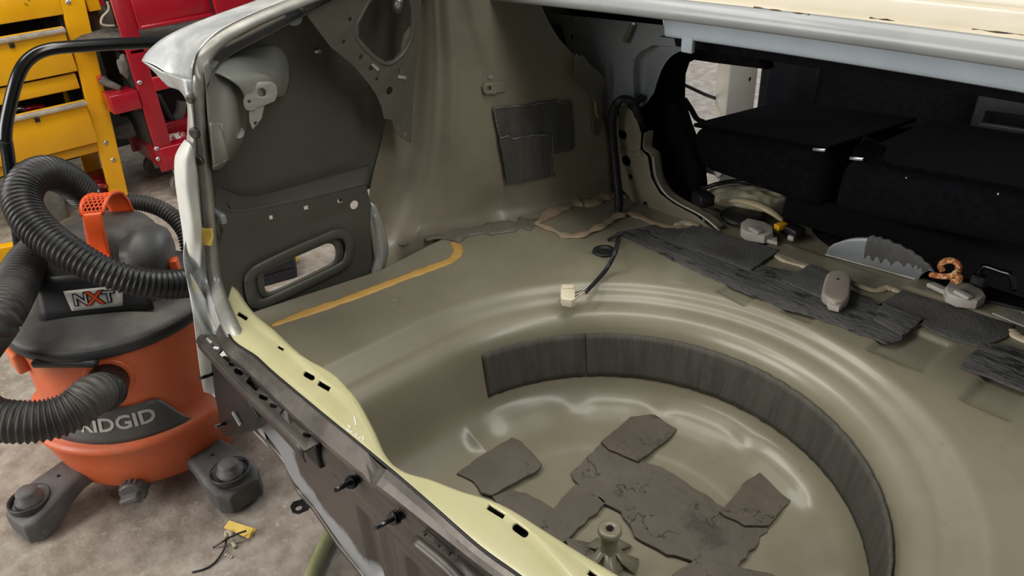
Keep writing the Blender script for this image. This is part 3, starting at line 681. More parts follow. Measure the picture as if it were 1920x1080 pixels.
# ---- rear sill: cream inner panel, bare strip, dark outer panel
ZS = .718
inn = [(436, 540), (452, 566), (474, 592), (508, 620), (560, 668), (615, 700), (645, 730), (664, 755), (690, 805), (706, 842), (722, 866), (738, 880), (762, 892), (800, 902), (860, 925), (905, 938), (950, 958), (1010, 996), (1080, 1040), (1150, 1082), (1250, 1140), (1400, 1230)]
trim = [(418, 598), (440, 640), (481, 668), (516, 700), (600, 770), (713, 862), (800, 936), (900, 1024), (980, 1082), (1090, 1165), (1250, 1280)]
slot = lambda u, v, w_, h_, a: [(u + x * math.cos(a) - y * math.sin(a), v + x * math.sin(a) + y * math.cos(a)) for x, y in rrect(0, 0, w_, h_, min(w_, h_) * .18, 3)]
oval = lambda u, v, w_, h_, a: [(u + x * math.cos(a) - y * math.sin(a), v + x * math.sin(a) + y * math.cos(a)) for x, y in rrect(0, 0, w_, h_, min(w_, h_) * .48, 5)]
sp = Pl((0, .42, ZS), (1, 0, 0), (0, 1, 0))
sill = sp.plate('rear_sill', inn + [(1420, 1250), (1260, 1290)] + trim[::-1], [slot(455, 594, 24, 10, .55), slot(527, 654, 15, 8, .5), oval(580, 706, 26, 14, .5), slot(608, 725, 28, 13, .52), slot(930, 961, 40, 14, .55), oval(976, 996, 38, 20, .62), slot(1112, 1080, 26, 14, .6)], .005, 'cream', car, bevel=.0018)
sp.plate('sill_dark_sheet', inn + [(1420, 1250), (1260, 1290)] + trim[::-1], [], .001, 'black_gap', sill, h=-.014)  # black sheet added under the sill so its slots look shaded
for st_ in ([(664, 779), (666, 789), (668, 798)], [(666, 803), (667, 804)], [(652, 797), (656, 799), (656, 803), (651, 804), (654, 808), (659, 809), (663, 811)], [(664, 815), (668, 813), (671, 813)], [(667, 819), (671, 814)], [(673, 820), (677, 822), (679, 818), (682, 820), (681, 827)]):
    MB().tube([PZ(u, v, ZS + .0027) for (u, v) in st_], .0012, 5, True, .4).build('stamped_mark', 'white_bright', sill)
def ipt(z, dy=0): return [PZ(u, v, ZS) * 1.0 + Vector((0, dy, z - ZS)) for (u, v) in inn]
# rounded inner lip and the wall down to the floor and the well
rows = []
for p in cr([PZ(u, v, ZS) for (u, v) in inn], 3):
    rows.append([Vector((p.x, p.y - .001, ZS + .0025)), Vector((p.x, p.y + .006, ZS - .001)), Vector((p.x, p.y + .011, ZS - .012)), Vector((p.x, p.y + .012, ZS - .03))])
MB().grid(rows).build('sill_lip', 'cream', sill, solid=.001, off=-1)
rows = []
for p in cr([PZ(u, v, ZS) for (u, v) in inn], 3):
    rows.append([Vector((p.x, p.y + .012, ZS - .03)), Vector((p.x, p.y + .014, .65)), Vector((p.x, p.y + .018, .60)), Vector((p.x, p.y + .012, .50)), Vector((p.x, min(p.y, .43), .37))])
MB().grid(rows).build('sill_inner_wall', 'paint', sill, solid=.001, off=-1)
# thin dark sealing line, then the bare steel strip with its notch
T3 = cr([PZ(u, v, ZS) for (u, v) in trim], 6)
MB().tube([p + Vector((0, -.002, .001)) for p in T3], .0024, 6, True).build('edge_seal', 'ecoat_dark', sill)
low = [(405, 628), (424, 660), (470, 700), (545, 772), (622, 840), (694, 898), (770, 958), (880, 1045), (950, 1098), (1060, 1180), (1220, 1300)]
U3 = cr([PZ(u, v, .702) for (u, v) in low], 6)
rows = []
for i, (a, b) in enumerate(zip(T3, U3)):
    a = a + Vector((0, -.004, -.001)); k = math.exp(-((a.x + .165) / .012) ** 2) * .012
    rows.append([a + Vector((0, 0, -.004)), a - Vector((0, 0, k)), a.lerp(b, .5) + Vector((0, 0, .0005 - k)), b + Vector((0, 0, .0 - k)), b + Vector((0, 0, -.006 - k)), b + Vector((0, .004, -.02))])
MB().grid(rows, False).build('top_flange', 'stripmetal', car, solid=.001, off=0)
# outer panel
lowz = [(-.9, .40), (-.84, .412), (-.72, .437), (-.617, .437), (-.585, .430), (-.572, .412), (-.562, .385), (-.545, .374), (-.485, .373), (-.396, .338), (-.303, .328), (-.1, .318), (.2, .31), (.8, .31)]
def zlow(x):
    for (a, za), (b, zb_) in zip(lowz, lowz[1:]):
        if a <= x <= b: return za + (zb_ - za) * (x - a) / (b - a)
    return .31
rows = []; wear = []
for i in range(141):
    x = -.80 + 1.5 * i / 140; row = []
    yb = .382 + .012 * smooth01((-.55 - x) / .25); ztop = .694
    # follow the strip's lower edge
    q = min(U3, key=lambda p: abs(p.x - x)); yt = q.y + .004 if abs(q.x - x) < .03 else yb
    for j in range(37):
        t = j / 36; z = ztop + (zlow(x) - ztop) * t
        y = yt + (yb - .006 - yt) * smooth01(t / .12) + .010 * smooth01((t - .85) / .15)
        for (xc, hw, z0_, z1_, d) in ((-.235, .016, .40, .55, .012), (-.175, .012, .37, .56, .006), (-.10, .018, .36, .55, .012), (-.03, .014, .36, .52, .008), (.06, .02, .36, .54, .012), (.16, .02, .36, .54, .012)):
            if abs(x - xc) < hw + .008 and z0_ - .01 < z < z1_ + .01:
                y += d * smooth01((hw + .008 - abs(x - xc)) / .008) * smooth01((z - z0_ + .01) / .01) * smooth01((z1_ + .01 - z) / .01)
        y -= .006 * smooth01((.63 - z) / .01) * smooth01((z - .585) / .01) * (1 if x > -.42 else 0)
        row.append(Vector((x, y, z)))
        wv = max(smooth01((zlow(x) + .15 - z) / .11), smooth01((-.44 - x) / .10))
        wear.append(.15 + .7 * wv)
    rows.append(row)
mb = MB().grid(rows); mb.attr = ('wear', wear)
rp = mb.build('rear_panel', 'ecoat', car, solid=.0015, off=0)
lowp = [Vector((-.80 + 1.45 * i / 120, .386, zlow(-.80 + 1.45 * i / 120))) for i in range(121)]
MB().tube(lowp, .0075, 8).build('lower_edge_fold', 'stripmetal', rp)

# perforated bumper bar
bpl = Pl((-.5, .34, .685), (1, 0, 0), (0, 1, 0))
bar = bpl.plate('bumper_bar', [(371, 634), (376, 629), (398, 627), (412, 632), (512, 718), (574, 770), (612, 824), (572, 846), (500, 770), (430, 700)],
                [slot(391, 638, 17, 8, .7), oval(405, 652, 14, 9, .2), slot(424, 668, 26, 15, .75), oval(435, 684, 13, 9, .2), oval(448, 698, 20, 12, .4), slot(476, 720, 28, 18, .75), oval(494, 746, 20, 11, .4), oval(513, 762, 16, 10, .2), slot(540, 781, 30, 19, .75), oval(576, 817, 18, 11, .1)], .004, 'barmetal', rp, bevel=.001)
a_ = [bpl.at(*p) for p in ((371, 634), (430, 700), (500, 770), (572, 846))]
sheet('bar_front_lip', [[p + Vector((0, -.001, .001)) for p in a_], [p + Vector((0, -.004, -.006)) for p in a_], [p + Vector((0, -.003, -.022)) for p in a_]], 'barmetal', bar, 4, 5, .0015)
for (u, v) in ((436, 664), (486, 712), (552, 776)):
    MB().box(bpl.at(u, v, -.012), (.03, .012, .022), Matrix.Rotation(.1, 3, 'Z'), bev=.003).build('pressed_hook', 'barmetal', bar)
bpl2 = Pl((.05, .35, .68), (1, 0, 0), (0, 1, 0))
bar2 = bpl2.plate('bumper_bar', [(778, 1014), (786, 1002), (802, 993), (830, 1003), (868, 1030), (884, 1048), (960, 1105), (900, 1130), (840, 1066)], [oval(806, 1010, 24, 10, .6), oval(828, 1028, 14, 9, .4), oval(850, 1044, 18, 13, .3)], .004, 'barmetal', rp, bevel=.001)
a_ = [bpl2.at(*p) for p in ((778, 1014), (840, 1066), (900, 1130))]
MB().tube(cr(a_, 6), .009, 10).build('rolled_edge', 'barmetal', bar2)
# dark box bracket under the left end of the bar, with studs
bx = Pl((-.7, .345, .6), (1, 0, 0), (0, 0, 1))
bb_ = bx.plate('box_bracket', [(412, 676), (428, 692), (470, 735), (496, 775), (488, 798), (470, 803), (434, 812), (426, 800)], [], .03, 'ecoat_dark', rp, bevel=.004)
bx.plate('bracket_flange', [(394, 668), (412, 676), (424, 745), (432, 812), (420, 806), (404, 748)], [], .008, 'ecoat_dark', bb_, bevel=.001, h=-.004)
MB().box(bx.at(462, 776, .02), (.03, .004, .008), Matrix.Rotation(.6, 3, 'Y')).build('bracket_hole', 'silver', bb_)
def stud(u0, v0, u1, v1, y0, y1, r=.004, collar=True):
    a, b = PY(u0, v0, y0), PY(u1, v1, y1); mb = MB().cyl(a, b, r, 12, r * .9)
    if collar:
        d = (b - a).normalized(); c = a + (b - a) * .28
        mb.cyl(c, c + d * .004, .011, 16); mb.cyl(c + d * .006, c + d * .010, .009, 16); mb.cyl(a, a + d * .012, .008, 12)
    return mb.build('stud', 'black_gloss', rp)
stud(672, 897, 630, 919, .378, .325); stud(757, 962, 704, 990, .378, .325)
stud(402, 700, 376, 709, .345, .31, .004, False); stud(434, 789, 405, 800, .345, .31, .004, False)
tb = Pl((-.5, .37, .372), (1, 0, 0), (0, 1, 0))
tb.plate('tie_down_tab', [(545, 950), (550, 942), (572, 935), (582, 943), (578, 955), (560, 963), (549, 961)], [(560, 953, 6)], .003, 'ecoat_dark', rp, bevel=.0008)
bs = [bpl.at(575, 845, -.03), bpl.at(605, 830, -.03)]
MB().box(PY(592, 842, .372), (.05, .02, .05), bev=.004).build('bar_mount', 'ecoat_dark', rp)

# ---- rear deck (shelf panel under the rear window)
def crown(x): return -.030 * ((x - .25) / 1.2) ** 2
DP = [(1.62, 1.272), (1.45, 1.262), (1.34, 1.253), (1.30, 1.2485), (1.292, 1.242), (1.284, 1.246), (1.24, 1.238), (1.215, 1.232), (1.204, 1.226)]
DR = [(1.204, 1.226), (1.194, 1.217), (1.189, 1.206), (1.190, 1.197), (1.196, 1.191), (1.21, 1.189), (1.25, 1.192)]
def sweepx(P, x0, x1, n=40): return [[Vector((x0 + (x1 - x0) * i / n, y, z + crown(x0 + (x1 - x0) * i / n))) for (y, z) in P] for i in range(n + 1)]
deck = MB().grid(sweepx([q.to_tuple()[1:] for q in cr([Vector((0, y, z)) for y, z in DP], 3)], -1.0, .80)).build('rear_deck', 'deck_cream', car, solid=.001, off=-1)
MB().grid(sweepx([q.to_tuple()[1:] for q in cr([Vector((0, y, z)) for y, z in DR], 4)], -1.0, .80)).build('rolled_edge', 'deck_roll_shaded', deck, solid=.001, off=-1)
MB().grid(sweepx([(1.25, 1.192), (1.285, 1.178), (1.290, 1.165), (1.294, 1.140), (1.296, 1.134), (1.306, 1.130)], -.40, .80)).build('deck_crossmember', 'deck_daylit', deck, solid=.001, off=-1)
MB().grid(sweepx([(1.306, 1.130), (1.34, 1.126), (1.352, 1.120), (1.36, 1.10), (1.45, 1.085), (1.9, 1.075)], -.42, .80)).build('shelf_lining', 'black_fabric', deck, solid=.002, off=-1)
for (u, v) in ((1240, 62), (1205, 58)): pass
jc = PY(1291, 75, 1.30); MB().box(jc, (.028, .012, .05), bev=.003).build('joint_clip', 'deck_daylit', deck)
# scraped glue marks on the cream
for (u, v, w_, s_) in ((1440, 17, .05, 1), (1655, 36, .035, 2), (1870, 60, .06, 3), (1500, 25, .03, 4)):
    c = PY(u, v, 1.30); z = 1.2475 + crown(c.x); c = PZ(u, v, z + .004)
    mb = MB(); P = [c + Vector((w_ * (k / 6 - .5), .002 * random.uniform(-1, 1), .0)) for k in range(7)]
    mb.tube(P, lambda t: .0016 + .0012 * math.sin(t * 9 + s_), 5, True, .5).build('glue_residue', 'clutter_brown', deck)

# ---- side structure between wheelhouse and seat opening
YP = 1.50
yp = Pl((-.6, YP, .9), (1, 0, 0), (0, 0, 1))
side = yp.plate('inner_side_panel', [(975, 20), (1310, 55), (1300, 84), (1262, 86), (1225, 84), (1202, 95), (1187, 112), (1187, 150), (1190, 192), (1180, 198), (1150, 214), (1148, 340), (1140, 330), (1128, 250), (1116, 180), (1090, 150), (1040, 110), (980, 70), (950, 20)],
               [[(990, 37), (1052, 44), (1060, 70), (1062, 86), (1040, 80), (1010, 55)], (1072, 69, 4)], .003, 'paint_grey', car, bevel=.001, h=0)
# dark scoop pressed in beside the opening
scoop = [[PY(1190, 104, 1.50), PY(1187, 130, 1.50), PY(1187, 160, 1.50), PY(1188, 196, 1.50)], [PY(1204, 92, 1.515), PY(1202, 122, 1.525), PY(1201, 156, 1.525), PY(1200, 200, 1.52)], [PY(1230, 84, 1.520), PY(1222, 112, 1.530), PY(1215, 150, 1.530), PY(1210, 196, 1.52)], [PY(1272, 86, 1.50), PY(1246, 108, 1.50), PY(1232, 138, 1.50), PY(1220, 182, 1.50)], [PY(1284, 92, 1.492), PY(1258, 106, 1.49), PY(1240, 132, 1.49), PY(1225, 176, 1.49)]]
sheet('pressed_scoop', scoop, 'paint_grey', side, 6, 6, .001)
for (u, v) in ((1076, 37), (1108, 42), (1140, 46), (1172, 50), (1248, 58), (1260, 66)):
    MB().lathe([(.0005, .002), (.004, .0018), (.0058, .0002), (.006, -.001)], PY(u, v, YP - .002), 12, Matrix.Rotation(PI / 2, 3, 'X')).build('spot_weld', 'paint_grey', side)
MB().box(PY(1180, 62, YP - .012), (.012, .016, .05), Matrix.Rotation(.45, 3, 'Y'), bev=.002).build('wire_clip', 'sealer_grey', side)
# bone shaped gusset over the seam
gp = Pl(FP(1115, 190, .012), (PY(1140, 190, YP) - FP(1080, 190)), (0, 0, 1))
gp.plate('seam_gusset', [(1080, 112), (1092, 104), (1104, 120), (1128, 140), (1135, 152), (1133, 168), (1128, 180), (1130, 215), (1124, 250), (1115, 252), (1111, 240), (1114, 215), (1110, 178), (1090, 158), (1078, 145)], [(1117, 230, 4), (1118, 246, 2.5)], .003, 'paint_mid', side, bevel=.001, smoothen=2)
MB().tube(cr([FP(1078, 100, .01), FP(1078, 145, .01), FP(1108, 170, .01), FP(1116, 215, .01), PY(1136, 270, YP), PY(1143, 330, YP), PY(1140, 362, YP)], 6), .0035, 6).build('seam', 'sealer_tan', side)
# brace with holes curving down to the floor
brace = yp.plate('seat_brace', [(1152, 214), (1162, 200), (1180, 196), (1196, 212), (1208, 250), (1206, 278), (1220, 292), (1226, 330), (1242, 360), (1268, 380), (1310, 402), (1342, 428), (1338, 434), (1300, 424), (1262, 412), (1225, 400), (1198, 388), (1186, 366), (1166, 344), (1160, 300), (1152, 260)],
                [(1165, 210, 4), (1173, 250, 10, .8), (1180, 299, 10, .9), (1188, 329, 5), (1216, 381, 6)], .004, 'paint_brown', car, bevel=.0012, h=.012 if yp.n.y < 0 else -.012)
e_ = [PY(*p, YP - .012) for p in ((1208, 250), (1206, 278), (1220, 292), (1226, 330), (1242, 360), (1268, 380), (1310, 402), (1344, 430))]
sheet('brace_return', [e_, [p + Vector((.004, .02, .004)) for p in e_], [p + Vector((.006, .03, 0)) for p in e_]], 'paint_brown', brace, 4, 5, .0015)
MB().tube(cr([p + Vector((.012, -.004, .002)) for p in e_[2:]], 5), .003, 6).build('brace_lip', 'flange', brace)
yp.plate('brace_strap', [(1156, 270), (1200, 284), (1206, 278), (1212, 290), (1198, 292), (1160, 282)], [], .003, 'paint_brown', brace, bevel=.001, h=.016 if yp.n.y < 0 else -.016)

# black backing sheet added so the panel and brace holes look dark
lb = Pl((-.7, 1.575, .9), (1, 0, 0), (0, 0, 1))
lb.plate('dark_backing', [(960, -20), (1240, 20), (1250, 120), (1232, 200), (1240, 300), (1300, 380), (1340, 440), (1150, 440), (1120, 300), (1060, 150), (960, 60)], [], .004, 'black_fabric', car)
# ---- cabin beyond the seat opening
yb2 = Pl((-.5, 1.62, .9), (1, 0, 0), (0, 0, 1))
yb2.plate('side_bolster', [(1226, 112), (1262, 90), (1310, 86), (1420, 96), (1430, 116), (1345, 106), (1304, 100), (1280, 112), (1271, 140), (1270, 190), (1284, 236), (1308, 300), (1313, 352), (1306, 382), (1272, 392), (1230, 350), (1216, 300), (1210, 250), (1214, 180)], [], .05, 'black_fabric', car, bevel=.012, resol=3)
bpx = PX(1390, 160, -.80)
pil = MB().box((-.815, 2.215, .80), (.05, .165, .95), bev=.006).build('door_pillar', 'pillar', car)
MB().lathe([(.0005, .001), (.006, .001), (.0065, 0)], PX(1406, 148, -.789), 12, Matrix.Rotation(PI / 2, 3, 'Y')).build('pillar_hole', 'black_gap', pil)
chk = MB().tube(cr([PX(1262, 150, -.84), PX(1290, 162, -.84), PX(1320, 176, -.84), PX(1352, 188, -.84)], 5), .006, 8).build('door_check_strap', 'black_plastic', car)
cpl = Pl(PX(1356, 190, -.83), (0, 1, 0), (0, 0, 1))
cpl.plate('strap_bracket', [(1352, 178), (1358, 172), (1364, 178), (1363, 198), (1360, 210), (1353, 212), (1355, 196)], [(1358, 180, 2.5)], .006, 'white_plastic', chk, bevel=.001)
MB().box((-.77, 2.75, .75), (.03, .90, 1.1), bev=.01).build('door_trim', 'trim_dark', car)
MB().box((0, 2.35, .30), (1.56, 1.36, .02)).build('cabin_floor', 'black_carpet', car)
MB().grid([[Vector((x, y, z)) for (y, z) in ((1.655, .621), (1.69, .60), (1.70, .45), (1.70, .31))] for x in (-.72, -.3, .2, .8)]).build('floor_step', 'black_carpet', car, solid=.002)
MB().tube(cr([PY(1283, 185, 1.70), PY(1296, 205, 1.70), PY(1306, 222, 1.70), PY(1318, 228, 1.70)], 5), .011, 8, True, .4).build('seat_belt', 'black_fabric', car)
# right-hand quarter panel and outer parts of the shell that close the trunk
rows = []
for i in range(13):
    z = .40 + .80 * i / 12; rows.append([Vector((.93 - .10 * max(0, 1 - (y - .42) / .15) ** 2 - .08 * smooth01((z - 1.0) / .2), y, z)) for y in [.42 + 1.25 * j / 24 for j in range(25)]])
MB().grid(rows).build('quarter_panel', 'paint', car, solid=.0015)
rows = [[Vector((x, y, .505 + .1 * (x - .82) / .11)) for y in (.42, .8, 1.2, 1.66)] for x in (.81, .87, .93)]
MB().grid(rows).build('pocket_floor', 'paint', car, solid=.0015)

# ---- folded rear seat backs
def blockmesh(N4, F4, n=10, sag=0.0):
    """N4: near TL,TR,BR,BL; F4: far TL,TR,BR,BL"""
    mb = MB(); mb.hexa([N4[3], N4[2], F4[2], F4[3], N4[0], N4[1], F4[1], F4[0]]); return mb
def seatback(label, N, Fp, yn, yf, near_drop):
    t = thing('rear_seat', label, 'seat', PY(*N[3], yn + .02), 0, 'folded rear seats')
    n4 = [PY(*N[0], yn), PY(*N[1], yn), PY(*N[2], yn + .03), PY(*N[3], yn + .03)]
    f4 = [PY(*Fp[0], yf), PY(*Fp[1], yf)]
    dn = Vector((0, 0, -.16))
    f4 += [f4[1] + dn, f4[0] + dn]
    o = blockmesh(n4, f4).build('cushion', 'black_fabric', t)
    md = o.modifiers.new('b', 'BEVEL'); md.width = .045; md.segments = 5
    for p in o.data.polygons: p.use_smooth = True
    upn = (n4[1] - n4[0]).cross(f4[0] - n4[0]).normalized()
    if upn.z < 0: upn = -upn
    fw = (f4[0] - n4[0]).normalized() * .012; sd = (n4[1] - n4[0]).normalized() * .012
    T = [n4[0] + fw + sd, n4[1] + fw - sd, f4[1] - fw - sd, f4[0] - fw + sd]
    mb = MB(); mb.hexa([p - upn * .002 for p in T] + [p + upn * .009 for p in T])
    o2 = mb.build('back_board', 'black_carpet', t); md = o2.modifiers.new('b', 'BEVEL'); md.width = .005; md.segments = 2
    return t, T, upn
s1, T1, u1 = seatback('narrow black folded seat back beside the open door', [(1286, 237), (1552, 288), (1533, 402), (1298, 312)], [(1455, 194), (1735, 226)], 1.58, 2.0, 0)
s2, T2, u2 = seatback('wide black folded seat back nearest the right edge', [(1575, 300), (1990, 380), (1990, 486), (1545, 398)], [(1742, 226), (2000, 268)], 1.58, 2.0, 0)
# handle recess, hinge hardware, curled carpet flap
bt = Pl(T1[0] + u1 * .010, T1[1] - T1[0], T1[3] - T1[0])
h = bt.plate('handle_recess', [(1618, 229), (1640, 226), (1700, 234), (1712, 238), (1690, 241), (1660, 239)], [], .002, 'black_fabric', s1, h=.001 if bt.n.z > 0 else -.001)
for (u, v, s_) in ((1536, 281, s1), (1606, 298, s2), (1700, 333, s2), (1872, 364, s2)):
    MB().box(PY(u, v, 1.575), (.03 if u < 1650 else .004, .006, .006 if u < 1650 else .004), Matrix.Rotation(-.15, 3, 'Y'), bev=.001).build('hinge', 'steel', s_)
sheet('carpet_flap', [[PY(1598, 288, 1.56), PY(1612, 270, 1.57), PY(1620, 256, 1.60)], [PY(1625, 296, 1.57), PY(1628, 280, 1.585), PY(1634, 262, 1.61)], [PY(1660, 306, 1.575), PY(1656, 292, 1.60), PY(1664, 276, 1.63)]], 'black_carpet', s2, 4, 4, .003)
# front seats behind them
def fseat(x, label):
    t = thing('front_seat', label, 'seat', (x, 2.55, .31), 0, 'front seats')
    mb = MB().box((x, 2.50, .78), (.52, .16, .70), Matrix.Rotation(-.12, 3, 'X')); o = mb.build('backrest', 'black_fabric', t); md = o.modifiers.new('b', 'BEVEL'); md.width = .06; md.segments = 4
    mb = MB().box((x, 2.82, .42), (.52, .52, .20)); o = mb.build('cushion', 'black_fabric', t); md = o.modifiers.new('b', 'BEVEL'); md.width = .05; md.segments = 3
    return t
fseat(-.40, 'black front seat back behind the narrow folded seat'); f2 = fseat(.36, 'black front seat back with grey framed pocket, behind the wide folded seat')
fp = Pl((.1, 2.30, .85), (1, 0, 0), (0, 0, 1))
fp.plate('pocket_frame', [(1822, 236), (1842, 178), (1990, 200), (1990, 262)], [[(1838, 232), (1850, 204), (1990, 222), (1990, 256)]], .02, 'trim_dark', f2, bevel=.004)
MB().box((.235, 2.40, .80), (.73, .12, .50), bev=.01).build('pocket_panel', 'black_plastic', f2)

# ---- bits left on the floor in front of the folded seats
def pxpoly3(px, fn, th, mat_, name, parent, bevel=.002, **k):
    pl = fn; return pl.plate(name, px, [], th, mat_, parent, bevel=bevel, **k)
zfl = Pl((0, 1.6, ZF + .012), (1, 0, 0), (0, 1, 0))
def clip(label, body, tip, cable, grp='anchor clips'):
    c = PZ(*body[0], ZF + .01); t = thing('anchor_clip', label, 'clip', c, 0, grp)
    zp = Pl((0, 0, ZF + .0205), (1, 0, 0), (0, 1, 0))
    o = zp.plate('clip_body', body, [], .024, 'white_plastic', t, bevel=.004)
    zp.plate('clip_tongue', tip, [], .010, 'white_plastic', t, bevel=.002, h=-.006)
    MB().tube(cr([PZ(u, v, ZF + .012) for (u, v) in cable], 5), .0035, 8).build('cable', 'black_rubber', t)
    MB().box(PZ(sum(p[0] for p in body) / len(body), sum(p[1] for p in body) / len(body) - 2, ZF + .0345), (.035, .018, .008), Matrix.Rotation(-.3, 3, 'Z'), bev=.003).build('clip_lid', 'white_plastic', t)
clip('pale plastic anchor clip near the white bag', [(1392, 425), (1402, 418), (1430, 424), (1444, 432), (1446, 444), (1432, 448), (1400, 442), (1392, 436)], [(1440, 440), (1456, 444), (1456, 452), (1440, 448)], [(1452, 448), (1440, 425), (1390, 412), (1340, 392), (1310, 386)])
clip('pale plastic anchor clip beside the knotted rope', [(1774, 548), (1784, 536), (1812, 540), (1836, 552), (1842, 562), (1828, 570), (1796, 566), (1778, 558)], [(1742, 530), (1752, 528), (1780, 540), (1776, 546)], [(1836, 562), (1860, 566), (1885, 572), (1925, 582)])
# grey remote-like cover lying on the pad
rc = PZ(1568, 548, ZF + .012)
rem = thing('plastic_cover', 'rounded grey plastic cover lying on the cracked pad', 'cover', PZ(1565, 560, ZF + .006), 0)
rp_ = Pl((0, 0, ZF + .020), (1, 0, 0), (0, 1, 0))
rp_.plate('shell', [(1552, 528), (1556, 520), (1566, 516), (1580, 517), (1588, 524), (1589, 534), (1586, 560), (1580, 568), (1566, 570), (1550, 562), (1546, 552)], [], .022, 'grey_plastic', rem, bevel=.006, resol=3, smoothen=2)
rp_.plate('end_cap', [(1553, 566), (1558, 564), (1574, 568), (1578, 572), (1572, 577), (1556, 573)], [], .012, 'white_plastic', rem, bevel=.002, h=-.004)
MB().lathe([(.0003, .0005), (.003, .0005), (.003, 0)], PZ(1571, 523, ZF + .0315), 10).build('keyhole', 'black_gap', rem)
# arched metal cover carrying a ribbed pad
def hump():
    a = [(1548, 478), (1572, 484), (1620, 497), (1660, 508), (1710, 522), (1722, 525)]
    base = [PZ(u, v, ZF + .002) for (u, v) in a]
    b = [(1575, 458), (1600, 447), (1632, 446), (1665, 454), (1715, 478), (1752, 510)]
    top = [PY(u, v, 1.555) for (u, v) in b]
    m1 = [p.lerp(q, .33) + Vector((0, -.012, .012)) for p, q in zip(base, top)]; m2 = [p.lerp(q, .7) + Vector((0, -.012, .014)) for p, q in zip(base, top)]
    back = [p + Vector((0, .03, -.02)) for p in top]
    return base, m1, m2, top, back
hm = hump(); 
hum = sheet('latch_cover', list(hm), 'paint_grey', pan, 5, 5, .0015)
G = surf(list(hm), 6, 12); nrow = len(G)
c0_, c1_ = int(len(G[0]) * .40), len(G[0]) - 1
def ribs(i, j): return Vector((0, -.3, 1)).normalized() * (.006 + .0022 * math.sin(j * 1.25 + .3 * math.sin(i)))
sub_ = [[G[i][j] + ribs(i, j) for j in range(c0_, c1_ + 1)] for i in range(3, nrow - 6)]
MB().grid(sub_).build('damping_pad', 'pad', hum, solid=.003, off=0)
MB().tube(cr([p + Vector((0, -.003, .002)) for p in hm[0]], 4), .003, 6).build('cover_edge', 'flange', hum)
# knotted rope loop
rope = thing('rope', 'short knotted orange and tan rope loop beside the ribbed pad', 'rope', PZ(1775, 522, ZF + .01), 0)
MB().tube(cr([PY(1746, 515, 1.54), PY(1765, 518, 1.53), PY(1785, 517, 1.53), PY(1797, 508, 1.535), PY(1796, 495, 1.54), PY(1785, 489, 1.545), PY(1772, 490, 1.545), PY(1764, 498, 1.54), PY(1766, 506, 1.53)], 6), .0065, 8).build('loop', 'rope', rope)
MB().tube(cr([PY(1797, 508, 1.53), PY(1790, 514, 1.52), PY(1800, 520, 1.52), PY(1796, 528, 1.53), PY(1786, 522, 1.535), PY(1793, 512, 1.54), PY(1796, 533, 1.53)], 6), .006, 8).build('knot', 'rope', rope)
# black wire loop (seat striker)
st = thing('striker_loop', 'black bent wire loop standing behind the right anchor clip', 'wire loop', PY(1840, 540, 1.60), 0)
MB().tube(cr([PY(1836, 540, 1.60), PY(1836, 512, 1.60), PY(1846, 500, 1.60), PY(1880, 510, 1.60), PY(1896, 517, 1.60), PY(1900, 545, 1.60)], 5), .006, 8).build('wire', 'black_gloss', st)
MB().box(PY(1832, 535, 1.60), (.03, .02, .05), bev=.004).build('foot', 'black_plastic', st)
sheet('front_ledge', [[Vector((x, 1.655, .622)) for x in (-.2, .2, .5, .8)], [Vector((x, 1.60, .632)) for x in (-.15, .2, .5, .8)], [Vector((x, 1.59, .622)) for x in (-.1, .2, .5, .8)]], 'black_carpet', pan, 3, 3, .003)
# bent bracket at the right edge
bk = Pl((.33, 1.5, ZF + .02), (1, 0, 0), (0, 1, 0))
bk.plate('floor_bracket', [(1862, 588), (1882, 584), (1890, 578), (1990, 600), (1990, 640), (1900, 604)], [(1915, 588, 3)], .003, 'flange', pan, bevel=.001)
# under the narrow seat: crumpled bag, strap guide, buckle
bag = thing('plastic_bag', 'crumpled cream plastic bag under the narrow seat', 'bag', PZ(1400, 380, .66), 0)
BG = [[PY(1322, 360, 1.66), PY(1350, 350, 1.68), PY(1400, 346, 1.70), PY(1450, 352, 1.70), PY(1472, 362, 1.70)], [PY(1324, 372, 1.63), PY(1352, 362, 1.63), PY(1400, 364, 1.63), PY(1448, 372, 1.65), PY(1474, 372, 1.68)],
      [PY(1330, 378, 1.61), PY(1360, 380, 1.60), PY(1402, 384, 1.60), PY(1440, 390, 1.62), PY(1470, 385, 1.68)], [PY(1345, 385, 1.62), PY(1372, 392, 1.62), PY(1405, 396, 1.62), PY(1435, 400, 1.64), PY(1466, 400, 1.7)]]
sheet('bag_skin', BG, 'bag', bag, 8, 8, .002, lambda p, a, b: p + Vector((0, -.006, .008)) * noise.noise(p * 45))
MB().tube(cr([PY(1310, 322, 1.68), PY(1322, 316, 1.68), PY(1345, 322, 1.68), PY(1352, 330, 1.68)], 5), .012, 8).build('bag_corner', 'white_bright', bag)
sg = thing('trim_strip', 'long tan curved plastic trim strip leaning below the cream bag', 'trim', PZ(1420, 395, .64), 0)
MB().tube(cr([PY(1352, 378, 1.59), PY(1385, 376, 1.585), PY(1420, 384, 1.58), PY(1448, 398, 1.58), PY(1468, 414, 1.585)], 6), lambda t: .007 + .006 * math.sin(PI * t), 8, True, .6).build('strip', 'tan_plastic', sg)
bk_ = thing('seat_belt_buckle', 'black seat belt buckle with a yellow tag beside the cream bag', 'buckle', PZ(1470, 430, .63), 0)
MB().box(PZ(1480, 428, .645), (.075, .035, .022), Matrix.Rotation(-.25, 3, 'Z'), bev=.004).build('buckle_body', 'black_plastic', bk_)
MB().box(PZ(1464, 424, .652), (.018, .03, .014), Matrix.Rotation(-.25, 3, 'Z'), bev=.002).build('yellow_tag', 'tag_yellow', bk_)
MB().box(PZ(1484, 446, .635), (.016, .012, .012), bev=.002).build('latch_tongue', 'white_plastic', bk_)
